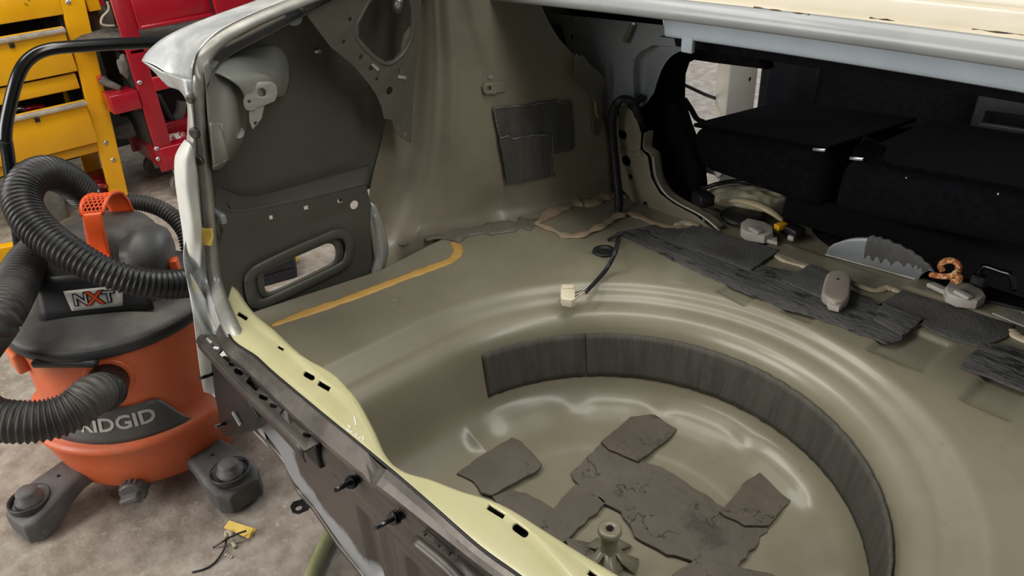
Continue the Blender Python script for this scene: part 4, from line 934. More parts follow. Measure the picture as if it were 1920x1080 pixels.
dd = thing('round_cap', 'flat black round cap lying below the tan trim strip', 'cap', PZ(1392, 408, .624), 0)
MB().lathe([(.001, .012), (.045, .010), (.055, .004), (.056, 0)], PZ(1392, 406, .632), 28).build('disc', 'black_rubber', dd)
MB().tube(cr([PY(1302, 345, 1.62), PY(1320, 352, 1.61), PY(1345, 345, 1.62), PY(1380, 340, 1.66), PY(1430, 345, 1.68)], 5), .006, 8).build('cable', 'black_rubber', car)
MB().box(PZ(1318, 372, .68), (.05, .04, .03), Matrix.Rotation(-.4, 3, 'Z'), bev=.004).build('seat_bracket', 'black_plastic', car)

# ---- wiring harness hanging out of the side brace, with its connector on the floor
har = thing('wiring_harness', 'black corrugated wiring harness ending in a cream connector on the trunk floor', 'wire', PZ(1130, 470, ZF), 0)
hy = YP - .05
main = [PY(1215, 268, YP + .04), PY(1200, 225, YP), PY(1188, 195, YP - .02), PY(1175, 186, YP - .035), PY(1160, 190, hy), PY(1149, 215, hy), PY(1148, 250, hy), PY(1154, 310, hy - .01), PY(1160, 370, hy - .03), PY(1160, 400, hy - .05)]
Pm = cr(main, 14); 
MB().tube(Pm, .0105, 10).build('sleeve', 'black_rubber', har)
tt = 0; mb = MB(); acc = 0
for i in range(60, len(Pm) - 6):
    d = (Pm[i + 1] - Pm[i]).normalized(); mb.cyl(Pm[i] - d * .0016, Pm[i] + d * .0016, .0122, 10)
mb.build('corrugation', 'black_rubber', har)
MB().tube(cr([PY(1215, 268, YP + .04), PY(1225, 300, YP + .05), PY(1240, 330, YP + .06), PY(1255, 350, YP + .08)], 5), .011, 8).build('branch', 'black_rubber', har)
MB().tube(cr([PY(1178, 186, YP - .035), PY(1190, 192, YP - .02), PY(1200, 186, YP), PY(1206, 180, YP + .01)], 4), .009, 8).build('branch', 'black_rubber', har)
d_ = (PY(1160, 412, hy - .06) - PY(1160, 396, hy - .05)).normalized(); c_ = PY(1160, 402, hy - .05)
for k in (0, .016): MB().cyl(c_ + Vector((0, 0, -.002 - k)), c_ + Vector((0, 0, -.012 - k)), .0142, 16).build('white_band', 'white_bright', har)
MB().lathe([(.001, -.004), (.012, -.004), (.013, 0), (.012, .004), (.001, .004)], PY(1150, 408, hy - .05), 16, Matrix.Rotation(1.2, 3, 'Y')).build('grommet_clip', 'white_plastic', har)
wtail = cr([c_ + Vector((0, 0, -.01)), PY(1160, 430, hy - .08), PZ(1156, 465, ZF + .05), PZ(1140, 500, ZF + .02), PZ(1120, 525, ZF + .012), PZ(1098, 548, ZF + .010)], 8)
MB().tube(wtail, lambda t: .0065 - .002 * t, 8).build('wire_bundle', 'black_rubber', har)
cpos = PZ(1066, 553, ZF + .008)
for k, col in enumerate(('black_rubber', 'white_bright', 'black_rubber', 'white_bright', 'rope')):
    e = PZ(1098, 548, ZF + .010); f_ = PZ(1078, 550 + k * 3.2, ZF + .010)
    MB().tube(cr([e, e.lerp(f_, .5) + Vector((0, -.002 * (k - 2), .003)), f_], 4), .0012, 6).build('wire', col, har)
cpl2 = Pl((0, 0, ZF + .012), (1, 0, 0), (0, 1, 0))
cn = cpl2.plate('connector', [(1054, 541), (1076, 541), (1077, 567), (1071, 569), (1055, 566), (1053, 562)], [], .020, 'connector', har, bevel=.002)
cpl2.plate('connector_ridge', [(1056, 545), (1075, 545), (1075, 549), (1056, 549)], [], .004, 'connector', cn, bevel=.001, h=.012)
MB().tube([PZ(1140, 450, ZF + .004), PZ(1158, 440, ZF + .02), PZ(1170, 436, ZF + .03)], .004, 6).build('tie', 'black_rubber', har)
# ================================================================ workshop vacuum
VX, VY = -1.405, .325
vac = thing('workshop_vacuum', 'orange and black drum workshop vacuum with coiled black hoses', 'vacuum', (VX, VY, 0), 0)
VC = Vector((VX, VY, 0))
FA = math.atan2(CAM.y - VY, CAM.x - VX)            # bearing of the tank's name panel
FB = math.radians(-34)                             # bearing of the motor head's front
fv, sv = Vector((math.cos(FB), math.sin(FB), 0)), Vector((-math.sin(FB), math.cos(FB), 0))
def vp(r, a, z): return VC + Vector((r * math.cos(FA + a), r * math.sin(FA + a), z))
def hp_(f, s_, z): return VC + fv * f + sv * s_ + Vector((0, 0, z + .022))
tank = MB().lathe([(.01, .062), (.225, .058), (.244, .062), (.252, .072), (.272, .150), (.284, .200), (.292, .210), (.296, .219), (.294, .228), (.284, .234), (.268, .242), (.252, .262), (.246, .31), (.244, .38), (.246, .44), (.249, .465), (.249, .475), (.245, .482), (.01, .482)], VC, 80).build('tank', 'vac_orange', vac)
lid = MB().lathe([(.01, .47), (.246, .474), (.255, .478), (.259, .486), (.258, .500), (.250, .508), (.236, .513), (.205, .521), (.165, .530), (.15, .532), (.01, .535)], VC, 80).build('lid', 'vac_black', vac)
for a in (-1.35, 1.15):
    p = vp(.255, a, .44); MB().box(p, (.03, .07, .06), Matrix.Rotation(FA + a, 3, 'Z'), bev=.008).build('latch', 'vac_orange', vac)
MB().lathe([(.259, .474), (.2625, .480), (.2625, .494), (.259, .500)], VC, 80, cap=False).build('lid_rim', 'vac_dark', lid)
for a in (-.62,):
    MB().box(vp(.252, a, .470), (.022, .16, .018), Matrix.Rotation(FA + a, 3, 'Z'), bev=.006).build('lid_skirt', 'vac_dark', lid)
def ringpts(z, rx0, rx1, ry, e=4.0, n=56):
    out = []
    for k in range(n):
        a = 2 * PI * k / n; c, s_ = math.cos(a), math.sin(a)
        x = (rx1 if c >= 0 else rx0) * abs(c) ** (2 / e) * (1 if c >= 0 else -1); y = ry * abs(s_) ** (2 / e) * (1 if s_ >= 0 else -1)
        out.append(hp_(x, y + .008, z))
    return out
mh = MB().ring_loft([ringpts(.505, .15, .128, .135, 6), ringpts(.52, .15, .127, .135, 6), ringpts(.56, .146, .112, .132, 6), ringpts(.60, .14, .098, .128, 5), ringpts(.64, .13, .085, .122, 4.2), ringpts(.668, .115, .075, .112, 3.4), ringpts(.686, .09, .06, .095, 2.8), ringpts(.694, .05, .035, .06, 2.4), ringpts(.696, .01, .01, .02, 2)]).build('motor_housing', 'vac_black', vac)
fnv = (fv + Vector((0, 0, .30))).normalized()
def fpt(a, h): return hp_(.132 - .33 * max(0, h), a + .008, .508 + h)
def fgrid(a0, a1, h0, h1, off, taper=0, n=14, m_=5):
    return [[fpt(a0 + taper * (1 - j / m_) + (a1 - a0 - 2 * taper * (1 - j / m_)) * i / n, h0 + (h1 - h0) * j / m_) + fnv * off for i in range(n + 1)] for j in range(m_ + 1)]
MB().grid(fgrid(-.128, .132, -.002, .098, .003, -.004)).build('fascia', 'vac_dark', mh, solid=.012, off=0)
plq = MB().grid(fgrid(-.062, .078, .014, .062, .0105, .010)).build('name_plate', 'label_white', mh, solid=.002, off=0)
def text3d(txt, size, parent, mat_, P, ext=.0008, shear=0, sx=1.0, name='lettering', bold=0):
    cu = bpy.data.curves.new('t', 'FONT'); cu.body = txt; cu.size = size; cu.extrude = ext; cu.align_x = 'CENTER'; cu.align_y = 'CENTER'; cu.shear = shear; cu.offset = bold; cu.resolution_u = 3
    tmp = bpy.data.objects.new('t', cu); me = bpy.data.meshes.new_from_object(tmp); bpy.data.objects.remove(tmp); bpy.data.curves.remove(cu)
    bm = bmesh.new(); bm.from_mesh(me); bmesh.ops.remove_doubles(bm, verts=bm.verts, dist=1e-6)
    for v in bm.verts: v.co = P(v.co.x * sx, v.co.y, v.co.z)
    bm.to_mesh(me); bm.free(); me.name = name
    return link(name, me, mat_, parent)
for (ch_, dx, m1, m2) in (('N', -.033, 'label_black', 'label_letter'), ('X', 0, 'label_black', 'vac_orange_bright'), ('T', .033, 'label_black', 'label_letter')):
    sz = .042 if ch_ == 'X' else .036
    text3d(ch_, sz, plq, m1, lambda x, y, z: fpt(.008 + dx + x, .038 + y) + fnv * (.0125 + z), sx=1.25, bold=.0028)
    text3d(ch_, sz, plq, m2, lambda x, y, z: fpt(.008 + dx + x, .038 + y) + fnv * (.0140 + z), sx=1.25, bold=.0002 if ch_ != 'X' else .001, ext=.0004)
# carry handle: orange strap with a honeycomb grip
HL = cr([hp_(p_[0], p_[1] + .024, p_[2] + .012) for p_ in ((.098, .024, .58), (.092, .024, .65), (.084, .026, .70), (.066, .028, .738), (.036, .030, .755), (.0, .032, .753), (-.035, .036, .738), (-.058, .038, .712), (-.066, .04, .67))], 12)
def hdl(t, s_):
    i = min(len(HL) - 2, int(t * (len(HL) - 1))); f_ = t * (len(HL) - 1) - i
    return HL[i].lerp(HL[i + 1], f_) + sv * (s_ * (.022 + .006 * smooth01((t - .3) / .15)))
G = [[hdl(.0 + .36 * j / 14, -1 + 2 * i / 6) for i in range(7)] for j in range(15)]
hd = MB().grid(G).build('carry_handle', 'vac_orange_bright', vac, solid=.008, off=0)
mb = MB()
for j in range(11):
    t0 = .36 + .40 * j / 11
    for i in range(5):
        ss = -.82 + 1.64 * (i + (.5 if j % 2 else 0)) / 4.5
        a = hdl(t0, ss - .2); b = hdl(t0 + .02, ss); c = hdl(t0, ss + .2); d = hdl(t0 + .04, ss)
        mb.tube([a, b], .0024, 5); mb.tube([b, c], .0024, 5); mb.tube([b, d], .0024, 5)
for s_ in (-1, 1): mb.tube([hdl(.34 + .44 * k / 16, s_) for k in range(17)], .005, 6)
mb.build('honeycomb_grip', 'vac_orange_bright', hd)
G = [[hdl(.76 + .24 * j / 6, -1 + 2 * i / 6) for i in range(7)] for j in range(7)]
MB().grid(G).build('handle_end', 'vac_orange_bright', hd, solid=.008, off=0)
MB().box(hp_(.106, .048, .640), (.022, .044, .02), Matrix.Rotation(FB, 3, 'Z'), bev=.004).build('handle_step', 'vac_orange_bright', hd)
for k in range(7):
    for (a0, zz) in ((.040, .686), (-.075, .680)):
        c = hp_(.03, a0 + .0068 * k, 0)
        MB().tube([c + fv * .03 + Vector((0, 0, zz - .012)), c + Vector((0, 0, zz + .006 - .02 * (abs(a0 + .0068 * k) / .1) ** 2))], .0018, 5).build('vent_slot', 'vac_dark', mh)
MB().ring_loft([[hp_(.01 + .08 * math.cos(2 * PI * k / 24) * sc, a, .60 + .062 * math.sin(2 * PI * k / 24) * sc) for k in range(24)] for (a, sc) in ((.09, 1.3), (.135, 1.2), (.165, .95), (.18, .5))]).build('side_blister', 'vac_black', mh)
MB().box(hp_(.03, .185, .56), (.03, .02, .05), Matrix.Rotation(FB, 3, 'Z'), bev=.004).build('switch', 'vac_orange_bright', mh)

# hoses: ribbed tubes
def ribbed(P, r, pitch, name, mat_, parent, amp=.10, n=16, rt=None):
    L = cr(P, 24); d = [0]
    for a, b in zip(L, L[1:]): d.append(d[-1] + (b - a).length)
    tot = d[-1]; m_ = int(tot / pitch * 6); Q = []; j = 0
    for k in range(m_ + 1):
        s_ = tot * k / m_
        while j < len(d) - 2 and d[j + 1] < s_: j += 1
        t = (s_ - d[j]) / max(1e-9, d[j + 1] - d[j]); Q.append(L[j].lerp(L[j + 1], min(1, t)))
    rf = rt or (lambda t: 1.0)
    RR = [rf(k / m_) * r * (1 + amp * (.5 + .5 * math.cos(2 * PI * k / 6)) - amp * .5) for k in range(m_ + 1)]
    return MB().tube(Q, lambda t: RR[int(t * m_ + .5)], n).build(name, mat_, parent)
def bear(u, v, d):      # point d metres from the lens along the photo ray, used for the free-hanging hose
    r_ = ray(u, v).normalized(); return CAM + r_ * d
# big hose arching over the top, ending in a black cuff behind the handle
H1 = [bear(158, 366, 2.33), bear(140, 348, 2.30), bear(116, 332, 2.26), bear(85, 324, 2.21), bear(55, 338, 2.16), bear(41, 370, 2.12), bear(52, 406, 2.08), bear(84, 442, 2.04), bear(130, 474, 2.00), bear(187, 505, 1.975), bear(241, 524, 1.97), bear(300, 533, 1.98), bear(350, 531, 2.01), bear(400, 520, 2.06)]
ribbed(H1, .0405, .0115, 'hose', 'hose', vac, .14, 20, lambda t: 1.0 - .17 * smooth01((t - .45) / .25))
MB().tube([bear(148, 356, 2.32), bear(168, 374, 2.34), bear(188, 398, 2.36)], lambda t: .041 - .004 * t, 20).build('hose_cuff', 'black_gloss', vac)
# second length running round the back
H2 = [bear(215, 386, 2.40), bear(240, 380, 2.40), bear(268, 381, 2.39), bear(300, 391, 2.37), bear(326, 408, 2.35), bear(346, 434, 2.33), bear(356, 470, 2.32)]
ribbed(H2, .022, .0095, 'hose', 'hose_dusty', vac, .16, 14)
# raised name panel on the tank
def tp(a, z, off=0):
    r = .229 + .012 * smooth01((.25 - z) / .03)
    return vp(r + off, a, z)
def tpanel(px, off):
    pass
AZ = lambda u, v, R=.236: None
def cylhit(u, v, R):
    d = ray(u, v).normalized(); ox, oy = CAM.x - VX, CAM.y - VY
    a = d.x ** 2 + d.y ** 2; b = 2 * (ox * d.x + oy * d.y); c = ox * ox + oy * oy - R * R; t = (-b - math.sqrt(max(0, b * b - 4 * a * c))) / (2 * a)
    p = CAM + d * t; return math.atan2(p.y - VY, p.x - VX) - FA, p.z
pan_px_top = [(95, 800), (150, 772), (203, 764), (250, 758), (286, 747), (306, 752), (340, 776), (358, 783)]
pan_px_bot = [(95, 806), (120, 820), (160, 829), (210, 830), (260, 822), (310, 806), (345, 791), (361, 786)]
def tprof(z):   # tank radius at height z
    T_ = [(.072, .252), (.15, .272), (.2, .284), (.21, .292), (.219, .296), (.228, .294), (.234, .284), (.242, .268), (.262, .252), (.31, .246), (.46, .245)]
    for (a, ra), (b, rb) in zip(T_, T_[1:]):
        if a <= z <= b: return ra + (rb - ra) * (z - a) / (b - a)
    return .25
def tankhit(u, v):
    R_ = .26
    for _ in range(8): a, z = cylhit(u, v, R_); R_ = .5 * R_ + .5 * max(.245, min(tprof(z), .275))
    return a, z, R_
TT = [Vector(tankhit(u, v)) for (u, v) in pan_px_top]; BBt = [Vector(tankhit(u, v)) for (u, v) in pan_px_bot]
TT, BBt = cr(TT, 5), cr(BBt, 5)
G = [[vp(q.z + .004, q.x, q.y) for q in [a.lerp(b, k / 6) for a, b in zip(TT, BBt)]] for k in range(7)]
npnl = MB().grid(G).build('name_panel', 'label_dark', tank, solid=.005, off=0)
ca, cz, cR = tankhit(222, 790); ea, ez, eR = tankhit(292, 778)
slope = (ez - cz) / ((ea - ca) * .255); wid = (ea - ca) * .255
def LP(x, y, z):
    aa = ca + x / .255; zz = cz + .004 + y
    k = min(range(len(TT)), key=lambda i: abs(TT[i].lerp(BBt[i], .5).x - aa)); a_t, a_b = TT[k], BBt[k]
    t = max(-.2, min(1.2, (zz - a_t.y) / min(-.01, a_b.y - a_t.y)))
    return vp(a_t.z + (a_b.z - a_t.z) * t + .0078 + z, aa, zz)
text3d('RIDGID', .046, npnl, 'label_letter', LP, sx=1.15, ext=.0006, bold=.0010)
ul = [vp(h_[2] + .0085, h_[0], h_[1]) for h_ in [tankhit(u, v) for (u, v) in ((140, 815), (180, 815), (230, 809), (298, 793))]]
MB().tube(cr(ul, 5), .0022, 6, True, 1).build('stripe', 'vac_orange', npnl)
# lower loop plugged into the tank port
pa, pz, pR = tankhit(204, 710)
pw = vp(pR, pa, pz); dd_ = Vector((VX - pw.x, VY - pw.y, 0)).normalized(); D0 = (pw - CAM).length
pdp = pw - dd_ * .045 + Vector((0, 0, -.004))
H3 = [bear(75, 470, 2.26), bear(48, 500, 2.20), bear(25, 545, 2.12), bear(-5, 600, 2.04), bear(-50, 670, D0 + .03), bear(-60, 735, D0 - .02), bear(-25, 780, D0 - .06), bear(30, 791, D0 - .085), bear(90, 787, D0 - .095), bear(140, 768, D0 - .095), bear(172, 742, D0 - .08), pdp]
ribbed(H3, .0455, .0118, 'hose', 'hose_dusty', vac, .14, 20)
MB().tube([H3[-2].lerp(pdp, .55), pdp, pw + dd_ * .012], lambda t: .048 - .001 * t, 24).build('hose_collar', 'black_plastic', vac)
MB().tube([pw - dd_ * .004, pw + dd_ * .03], lambda t: .055 + .012 * t, 28).build('port_boss', 'vac_orange', tank)
# four caster feet
for k, (ang) in enumerate((math.atan2(-.365, .10), math.atan2(.059, .383), math.atan2(.365, -.10), math.atan2(-.059, -.383))):
    d = Vector((math.cos(ang), math.sin(ang), 0)); e = Vector((-d.y, d.x, 0))
    prof_ = [(.20, .070, .112, .052), (.27, .066, .110, .054), (.32, .048, .104, .060), (.36, .022, .094, .066), (.40, .010, .080, .064), (.428, .008, .068, .044)]
    rings = []
    for (r, zb0, zt0, hw) in prof_:
        rings.append([VC + d * r + e * (hw * sx) + Vector((0, 0, z)) for (sx, z) in ((-1, zb0), (-1, zt0 - .008), (-.8, zt0), (.8, zt0), (1, zt0 - .008), (1, zb0))])
    ft = MB().ring_loft(rings, True, True, True).build('caster_foot', 'caster', vac)
    md = ft.modifiers.new('b', 'BEVEL'); md.width = .004; md.segments = 2; md.limit_method = 'ANGLE'
    cc = VC + d * .375 + Vector((0, 0, .010))
    MB().lathe([(.050, .072), (.052, .090), (.048, .093), (.044, .088), (.044, .074)], cc, 28, cap=False).build('socket_rim', 'vac_dark', ft)
    MB().lathe([(.001, .118), (.022, .117), (.026, .112), (.028, .095), (.034, .092), (.036, .075), (.034, .07)], cc, 24).build('caster_cap', 'caster', ft)
    wl_ = MB().cyl(cc - e * .016 + Vector((0, 0, .017)), cc + e * .016 + Vector((0, 0, .017)), .026, 20).build('wheel', 'black_rubber', ft)
    mbx = MB().lathe([(.0004, .0915), (.004, .0915), (.004, .09)], VC + d * .295 + Vector((0, 0, .018)), 10).build('screw_hole', 'black_gap', ft)
# drain cap at the foot of the tank
a3, z3 = cylhit(255, 928, .262)
dc = vp(.262, a3, .062); dn = (dc - VC); dn.z = 0; dn.normalize(); de = Vector((-dn.y, dn.x, 0))
dcap = MB().tube([dc - dn * .04, dc + dn * .012, dc + dn * .02], lambda t: .034 - .004 * t, 20).build('drain_cap', 'drain', vac)
for k in range(16):
    a = 2 * PI * k / 16; q = de * math.cos(a) * .033 + Vector((0, 0, math.sin(a) * .033)); MB().box(dc + dn * .003 + q, (.016, .005, .005), Matrix.Rotation(math.atan2(dn.y, dn.x), 3, 'Z')).build('grip_rib', 'drain', dcap)
MB().box(dc + dn * .028, (.03, .05, .016), Matrix.Rotation(math.atan2(dn.y, dn.x), 3, 'Z') @ Matrix.Rotation(.3, 3, 'X'), bev=.003).build('drain_lever', 'drain', dcap)
# black tube push handle at the back
bk0 = VC + Vector((-.25, -.14, 0)); bk1 = VC + Vector((-.25, .36, 0))
hx = VX - .22
PH = [PX(52, 470, hx), PX(34, 400, hx), PX(18, 312, hx), PX(10, 255, hx), PX(18, 200, hx), PX(35, 140, hx), PX(58, 108, hx), PX(95, 92, hx), PX(160, 86, hx), PX(230, 82, hx), PX(300, 80, hx)]
last = PH[-1]; dvec = (PH[-1] - PH[-3]).normalized()
PH += [last + dvec * .06, last + dvec * .095 + Vector((0, 0, -.03)), last + dvec * .11 + Vector((0, 0, -.10)), last + dvec * .09 + Vector((0, 0, -.5)), Vector((hx + .02, VY + .20, .35))]
PH[0] = Vector((hx + .02, VY - .20, .35))
PH = [PH[0], PH[2], PH[3], PH[4], PH[5], PH[6], PH[7], PH[8], PH[9], PH[10]] + PH[11:]
hnd = MB().tube(cr(PH, 8), .0155, 14).build('push_handle', 'black_gloss', vac)
for s_ in (-1, 1): MB().box((hx + .03, VY + .2 * s_, .36), (.06, .05, .10), bev=.008).build('handle_socket', 'vac_black', hnd)
# ================================================================ yellow tool cart
CYX = -3.35
yc = thing('tool_cart', 'yellow steel tool cart with aluminium drawer handles behind the vacuum', 'tool cart', (CYX - .22, .45, 0), 0)
def ybox(name, x0, x1, y0, y1, z0, z1, m_, parent, bev=.004): return MB().box(((x0 + x1) / 2, (y0 + y1) / 2, (z0 + z1) / 2), (abs(x1 - x0), abs(y1 - y0), abs(z1 - z0)), bev=bev).build(name, m_, parent)
for (y0, y1) in ((.845, .945), (-.11, -.01)):
    # legs flare a little: wider plate at the top
    sg_ = 1 if y0 > 0 else -1
    mb = MB()
    for (x0, x1) in ((CYX - .03, CYX),):
        ya0, ya1, yb0, yb1 = (y0, y1, .775, .855) if sg_ > 0 else (y0, y1, -.02, .06)
        mb.hexa([Vector((x0, yb0, 0)), Vector((x1, yb0, 0)), Vector((x1, yb1, 0)), Vector((x0, yb1, 0)), Vector((x0, ya0, 1.02)), Vector((x1, ya0, 1.02)), Vector((x1, ya1, 1.02)), Vector((x0, ya1, 1.02))])
    o = mb.build('leg', 'yellow_paint', yc); md = o.modifiers.new('b', 'BEVEL'); md.width = .004; md.segments = 2
    mb = MB(); mb.hexa([Vector((x, y, z)) for z, ys in ((0, (yb0, yb1)), (1.02, (ya0, ya1))) for x, y in ((CYX - .45, ys[0]), (CYX - .42, ys[0]), (CYX - .42, ys[1]), (CYX - .45, ys[1]))])
    mb.build('leg', 'yellow_paint', yc)
def drawer(z0, z1, y1t, open_, y0=.0, handle=True):
    f = ybox('drawer', CYX - .40 + open_, CYX + open_, y0, y1t, z0 + .0, z1 - .02, 'dark_inside', yc) if False else None
    d = ybox('drawer', CYX - .012 + open_, CYX + open_, y0, y1t, z0, z1, 'yellow_paint', yc)
    ybox('drawer_side', CYX - .40 + open_, CYX - .012 + open_, y1t - .012, y1t, z0 + .01, z0 + .07, 'yellow_paint', d, .002)
    ybox('drawer_base', CYX - .40 + open_, CYX - .012 + open_, y0, y1t - .012, z0 + .01, z0 + .018, 'dark_inside', d, .001)
    if handle:
        mb = MB(); P = [(0, 0), (.014, .002), (.022, .010), (.022, .018), (.012, .022), (0, .024)]
        rings = [[Vector((CYX + open_ + a, y, z1 - .028 + b)) for a, b in P] for y in (y0, y1t)]
        mb.ring_loft(rings, True, True, False).build('pull_handle', 'alu', d)
        for yy in (y1t * .35, y1t * .72): ybox('latch', CYX + open_, CYX + open_ + .012, yy, yy + .02, z1 - .05, z1 - .032, 'black_plastic', d, .002)
    return d
ybox('top_front', CYX - .42, CYX, -.01, .84, .905, 1.0, 'yellow_paint', yc)
drawer(.665, .862, .815, .02); drawer(.585, .655, .805, .0, handle=False); drawer(.335, .54, .80, .03)
ybox('bottom_rail', CYX - .42, CYX - .01, -.01, .80, .28, .325, 'yellow_paint', yc)
ybox('cart_back', CYX - .44, CYX - .43, .0, .84, .28, 1.0, 'dark_inside', yc)
ybox('dark_infill', CYX - .41, CYX - .035, .822, .84, .33, .90, 'dark_inside', yc, .002)  # dark sheet added so the drawer gaps read as shade
ybox('side_shelf', CYX - .40, CYX - .02, .948, 1.0, .895, 1.03, 'yellow_paint', yc)
ybox('lower_box', CYX - .1, CYX + .25, -.12, .40, .13, .27, 'yellow_paint', yc) if False else None
for (u, v) in ((128, 4), (198, 268), (212, 300)):
    MB().lathe([(.0005, .005), (.008, .004), (.012, 0), (.012, -.002)], PX(u, v, CYX + .001), 12, Matrix.Rotation(PI / 2, 3, 'Y')).build('bolt', 'steel', yc)
# contents seen in the open drawers and between the carts
rag = thing('red_hand_tool', 'red handled tool lying in the open lower drawer of the yellow cart', 'tool', PX(50, 200, CYX - .12), 0)
MB().tube(cr([PX(45, 206, CYX - .1), PX(60, 202, CYX - .1), PX(82, 200, CYX - .12)], 4), .013, 8).build('grip', 'red_paint', rag)
MB().tube(cr([PX(28, 208, CYX - .1), PX(36, 203, CYX - .1), PX(46, 205, CYX - .1)], 4), .012, 8).build('jaw', 'steel', rag)
# yellow lower stand at the left edge, beside the vacuum
ys = thing('floor_stand', 'low yellow steel stand half hidden behind the lower hose', 'stand', PX(15, 490, -2.55), 0)
ypl = Pl(PX(10, 480, -2.6), (0, 1, 0), (0, 0, 1))
ypl.plate('front_beam', [(-40, 470), (60, 452), (58, 470), (25, 496), (-40, 515)], [], .05, 'yellow_paint', ys, bevel=.004)
for yy in (-.02, .03): ybox('foot', -2.62, -2.58, ypl.at(20, 480).y + yy - .02, ypl.at(20, 480).y + yy, 0, ypl.at(20, 490).z, 'yellow_paint', ys)

# ================================================================ red tool cart
RX = -3.2
rc_ = thing('tool_cart', 'red steel tool cart on casters beyond the silver car corner', 'tool cart', (RX - .2, 1.5, 0), 0)
for (x, y0, y1) in ((RX, 1.005, 1.085), (RX, 1.92, 2.0), (RX - .42, 1.005, 1.085), (RX - .42, 1.92, 2.0)):
    ybox('leg', x - .02, x, y0, y1, .15, 1.05, 'red_paint', rc_)
rd = ybox('drawer', RX - .012, RX + .01, 1.085, 1.43, .815, .98, 'red_paint', rc_); ybox('pull_lip', RX + .01, RX + .03, 1.09, 1.43, .815, .835, 'red_paint', rd, .006)
rd = ybox('drawer', RX + .02, RX + .05, 1.435, 1.92, .80, .98, 'red_paint', rc_); ybox('pull_lip', RX + .05, RX + .07, 1.44, 1.92, .80, .82, 'red_paint', rd, .006)
ybox('middle_shelf', RX - .42, RX, 1.02, 1.95, .715, .735, 'red_paint', rc_)
ybox('side_tray', RX - .12, RX + .01, .875, 1.0, .475, .56, 'red_paint', rc_)
ybox('shelf_rail', RX - .015, RX + .005, 1.08, 1.92, .535, .60, 'red_paint', rc_)
ybox('bottom_shelf', RX - .42, RX + .01, 1.02, 1.95, .155, .27, 'red_paint', rc_)
ybox('dark_infill', RX - .42, RX - .022, 1.003, 1.009, .28, .71, 'dark_inside', rc_, .001)  # dark sheet added to shade the see-through gap between the legs
ybox('cart_back', RX - .44, RX - .43, 1.0, 1.98, .25, .98, 'dark_inside', rc_)
for (u, v) in ((262, 155), (294, 279), (297, 298)):
    MB().lathe([(.0005, .005), (.008, .004), (.012, 0), (.012, -.002)], PX(u, v, RX + .001), 12, Matrix.Rotation(PI / 2, 3, 'Y')).build('bolt', 'steel', rc_)
for (x, y) in ((RX - .02, 1.09), (RX - .02, 1.88), (RX - .40, 1.09), (RX - .40, 1.88)):
    w_ = MB().cyl((x - .02, y, .06), (x + .02, y, .06), .06, 20).build('caster', 'clutter_grey', rc_)
    MB().box((x, y, .125), (.05, .05, .05), bev=.004).build('caster_fork', 'alu', w_); MB().box((x + .026, y, .09), (.004, .035, .08)).build('fork_plate', 'alu', w_)
# things on the carts
def bottle(label, p, ax, r, L_, mats, cat='bottle', grp=None):
    t = thing('bottle', label, cat, p, 0, grp); a = Vector(p); d = Vector(ax).normalized()
    up_ = d.to_track_quat('Z', 'Y').to_matrix()
    MB().lathe([(.001, 0), (r, 0), (r, L_ * .72), (r * .75, L_ * .8), (r * .6, L_ * .8)], a, 20, up_).build('body', mats[0], t)
    MB().lathe([(r * .8, L_ * .78), (r * .85, L_ * .8), (r * .85, L_), (.001, L_)], a, 20, up_).build('cap', mats[1], t)
    return t
bottle('red labelled bottle with a white cap lying on the red cart', PX(346, 258, RX - .1), (-.0, -1, .02), .033, .135, ('bottle_label', 'bottle_white'))
bx_ = thing('parts_box', 'dark red open parts box behind the white capped bottle', 'box', PX(325, 240, RX - .2), 0)
ybox('box_body', RX - .30, RX - .16, 1.10, 1.30, .272, .33, 'red_paint', bx_)
def lump(name, label, cat, u, v, x, sc, m_, seed, grp='clutter stacked on the red cart'):
    p = PX(u, v, x); rnd = random.Random(seed)
    bm = bmesh.new(); bmesh.ops.create_icosphere(bm, subdivisions=3, radius=1)
    for q in bm.verts:
        k = 1 + .35 * noise.noise(q.co * 1.7 + Vector((seed, 0, 0))); q.co = Vector((q.co.x * sc[0] * k, q.co.y * sc[1] * k, q.co.z * sc[2] * k)) + p
    me = bpy.data.meshes.new(name); bm.to_mesh(me); bm.free(); me.polygons.foreach_set('use_smooth', [True] * len(me.polygons))
    o = link(name, me, m_); tag(o, label, cat, grp); return o
lump('rag', 'crumpled grey rag on the shelf between the two carts', 'rag', 195, 72, RX - .15, (.10, .13, .035), 'clutter_grey', 1)
lump('rag', 'brown dirty rag hanging below the yellow side shelf', 'rag', 190, 45, RX - .3, (.08, .06, .10), 'clutter_brown', 2)
lump('rag', 'grey cloth heap on the floor shelf beside the red leg', 'rag', 240, 235, RX - .35, (.10, .18, .05), 'clutter_grey', 3)
lump('paper_scrap', 'pale paper scrap beside the red side tray', 'paper', 234, 125, RX - .05, (.015, .03, .05), 'clutter_grey', 4, None)
pls = thing('papers', 'stack of grey papers on the red cart shelf behind the push handle', 'papers', PX(280, 72, RX - .15), 0)
for k in range(4): ybox('sheet', RX - .32, RX - .02, 1.09 + .01 * k, 1.36 + .04 * k, .737 + .007 * k, .742 + .007 * k, 'clutter_grey', pls, 0)
pl_ = thing('pliers', 'grey pliers with a red grip hooked on the yellow cart leg', 'pliers', PX(205, 155, CYX + .04), 0)
MB().tube(cr([PX(190, 148, CYX + .04), PX(200, 155, CYX + .05), PX(212, 160, CYX + .06), PX(226, 166, CYX + .07)], 4), lambda t: .022 - .008 * t, 8).build('handle', 'clutter_grey', pl_)
MB().box(PX(190, 150, CYX + .03), (.03, .03, .04), bev=.006).build('red_grip', 'red_paint', pl_)
wr = thing('wire', 'white looped wire hanging from the yellow side shelf', 'wire', PX(205, 30, RX), 0)
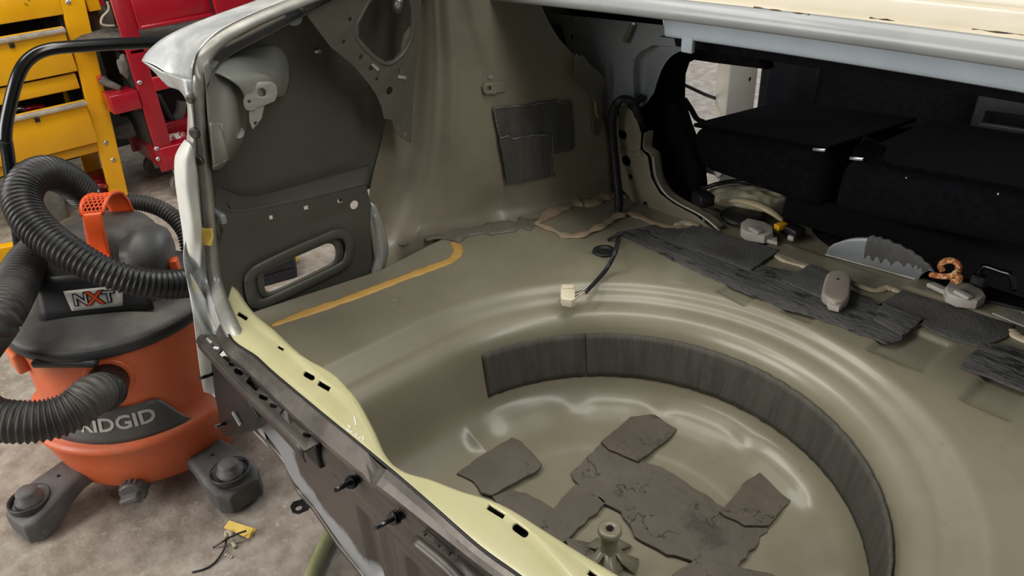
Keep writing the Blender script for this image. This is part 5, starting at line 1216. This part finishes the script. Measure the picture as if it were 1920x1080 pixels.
MB().tube(cr([PX(201, 3, RX - .1), PX(204, 18, RX - .1), PX(192, 32, RX - .1), PX(190, 44, RX - .1), PX(200, 48, RX - .1), PX(216, 48, RX - .1)], 6), .0055, 6).build('wire_loop', 'string', wr)
MB().tube(cr([PX(180, 20, RX - .3), PX(186, 50, RX - .3), PX(192, 72, RX - .3)], 5), .012, 6).build('dark_cable', 'black_rubber', wr)
sk = thing('hand_tool', 'black angled tool leaning on the bottom shelf of the red cart', 'tool', PX(310, 215, RX - .2), 0)
MB().tube(cr([PX(292, 175, RX - .2), PX(310, 205, RX - .2), PX(325, 232, RX - .2)], 4), .018, 8).build('barrel', 'black_plastic', sk)
MB().tube(cr([PX(340, 190, RX - .2), PX(338, 210, RX - .2), PX(330, 225, RX - .2)], 4), .026, 8).build('body', 'clutter_grey', sk)
# floor-level things around the carts
bxx = thing('toolbox', 'small dark red toolbox on the floor under the yellow cart', 'toolbox', PZ(190, 370, 0), 0)
MB().box(PZ(190, 375, 0) + Vector((-.1, 0, .05)), (.16, .2, .10), bev=.01).build('box', 'red_paint', bxx); 
MB().tube(cr([PZ(180, 352, .1) + Vector((-.05, -.05, 0)), PZ(185, 348, .14), PZ(200, 350, .1)], 4), .01, 6).build('handle', 'red_paint', bxx)
crt = thing('crate', 'pale grey crate on the floor under the yellow drawers', 'crate', (CYX - .2, .5, 0), 0)
MB().box((CYX - .15, .50, .10), (.30, .16, .20), bev=.008).build('crate_body', 'clutter_grey', crt)
bnc = thing('storage_bench', 'long dark storage bench along the back wall', 'bench', (-4.5, 1.6, 0), 0)
MB().box((-4.55, 1.6, .40), (.6, 5.2, .80), bev=.01).build('bench_body', 'dark_inside', bnc)
MB().box((-4.52, 1.6, .82), (.7, 5.3, .04), bev=.008).build('bench_top', 'clutter_brown', bnc)
# ---- small things on the concrete
fo = thing('foam_block', 'black foam block lying on the floor outside the trunk opening', 'foam block', PZ(520, 530, 0), 0)
q = [PZ(*p, 0) for p in ((470, 545), (558, 520), (556, 492), (468, 512))]
for k in range(2):
    zz = .001 + .045 * k; mb = MB(); mb.hexa([p + Vector((0, 0, zz)) for p in q] + [p + Vector((0, 0, zz + .043)) for p in q]); o = mb.build('foam_layer', 'foam', fo); md = o.modifiers.new('b', 'BEVEL'); md.width = .004
yn = thing('paper_scrap', 'folded yellow paper scrap beyond the black foam block', 'paper', PZ(542, 489, 0), 0)
MB().box(PZ(544, 489, .015), (.05, .06, .02), Matrix.Rotation(.3, 3, 'Z') @ Matrix.Rotation(.2, 3, 'X'), bev=.003).build('paper', 'note_yellow', yn)
nt_ = thing('yellow_note', 'folded yellow note on the concrete near the right caster', 'note', PZ(450, 995, 0), 0)
n1 = [PZ(420, 990, .003), PZ(430, 976, .008), PZ(475, 991, .018), PZ(466, 1010, .014)]
MB().add(n1, [(0, 1, 2, 3)], False).build('upper_leaf', 'note_yellow', nt_, solid=.0012)
n2 = [PZ(440, 990, .002), PZ(452, 984, .002), PZ(482, 992, .002), PZ(470, 1008, .002)]
MB().add(n2, [(0, 1, 2, 3)], False).build('lower_leaf', 'note_yellow', nt_, solid=.001)
zt = thing('zip_tie', 'thin black cut cable tie curled on the concrete', 'cable tie', PZ(400, 1050, 0), 0)
MB().tube(cr([PZ(360, 1073, .003), PZ(385, 1066, .003), PZ(405, 1052, .004), PZ(420, 1030, .008), PZ(425, 1010, .014)], 6), .0026, 6).build('strip', 'black_gloss', zt)
MB().tube(cr([PZ(400, 1026, .004), PZ(420, 1014, .018), PZ(440, 1003, .026), PZ(462, 995, .028)], 6), .0028, 6).build('strip', 'black_gloss', zt)
sg2 = thing('string', 'short pale knotted string under the cut cable tie', 'string', PZ(432, 1015, 0), 0)
MB().tube(cr([PZ(425, 1008, .006), PZ(424, 998, .008), PZ(432, 999, .010), PZ(434, 1010, .010), PZ(438, 1020, .006), PZ(442, 1026, .005)], 6), .005, 6).build('strand', 'string', sg2)
for i, (u, v) in enumerate(((424, 1040), (429, 1042), (434, 1044))):
    o = lump('crumb', 'tiny pale crumb on the concrete beside the cut cable tie', 'crumb', u, v, -.9, (.004, .004, .003), 'string', 30 + i, 'pale crumbs on the concrete'); 
    me = o.data; c = sum((q.co for q in me.vertices), Vector()) / len(me.vertices); t = PZ(u, v, .003); me.transform(Matrix.Translation(t - c))
gh = thing('garden_hose', 'olive green rubber hose on the concrete under the rear panel', 'hose', PZ(600, 1040, 0), 0)
MB().tube(cr([PZ(560, 1150, .018), PZ(582, 1085, .018), PZ(598, 1045, .018), PZ(620, 1000, .018), PZ(650, 960, .018), PZ(690, 900, .018)], 8), .0165, 14).build('tube', 'hose_green', gh)
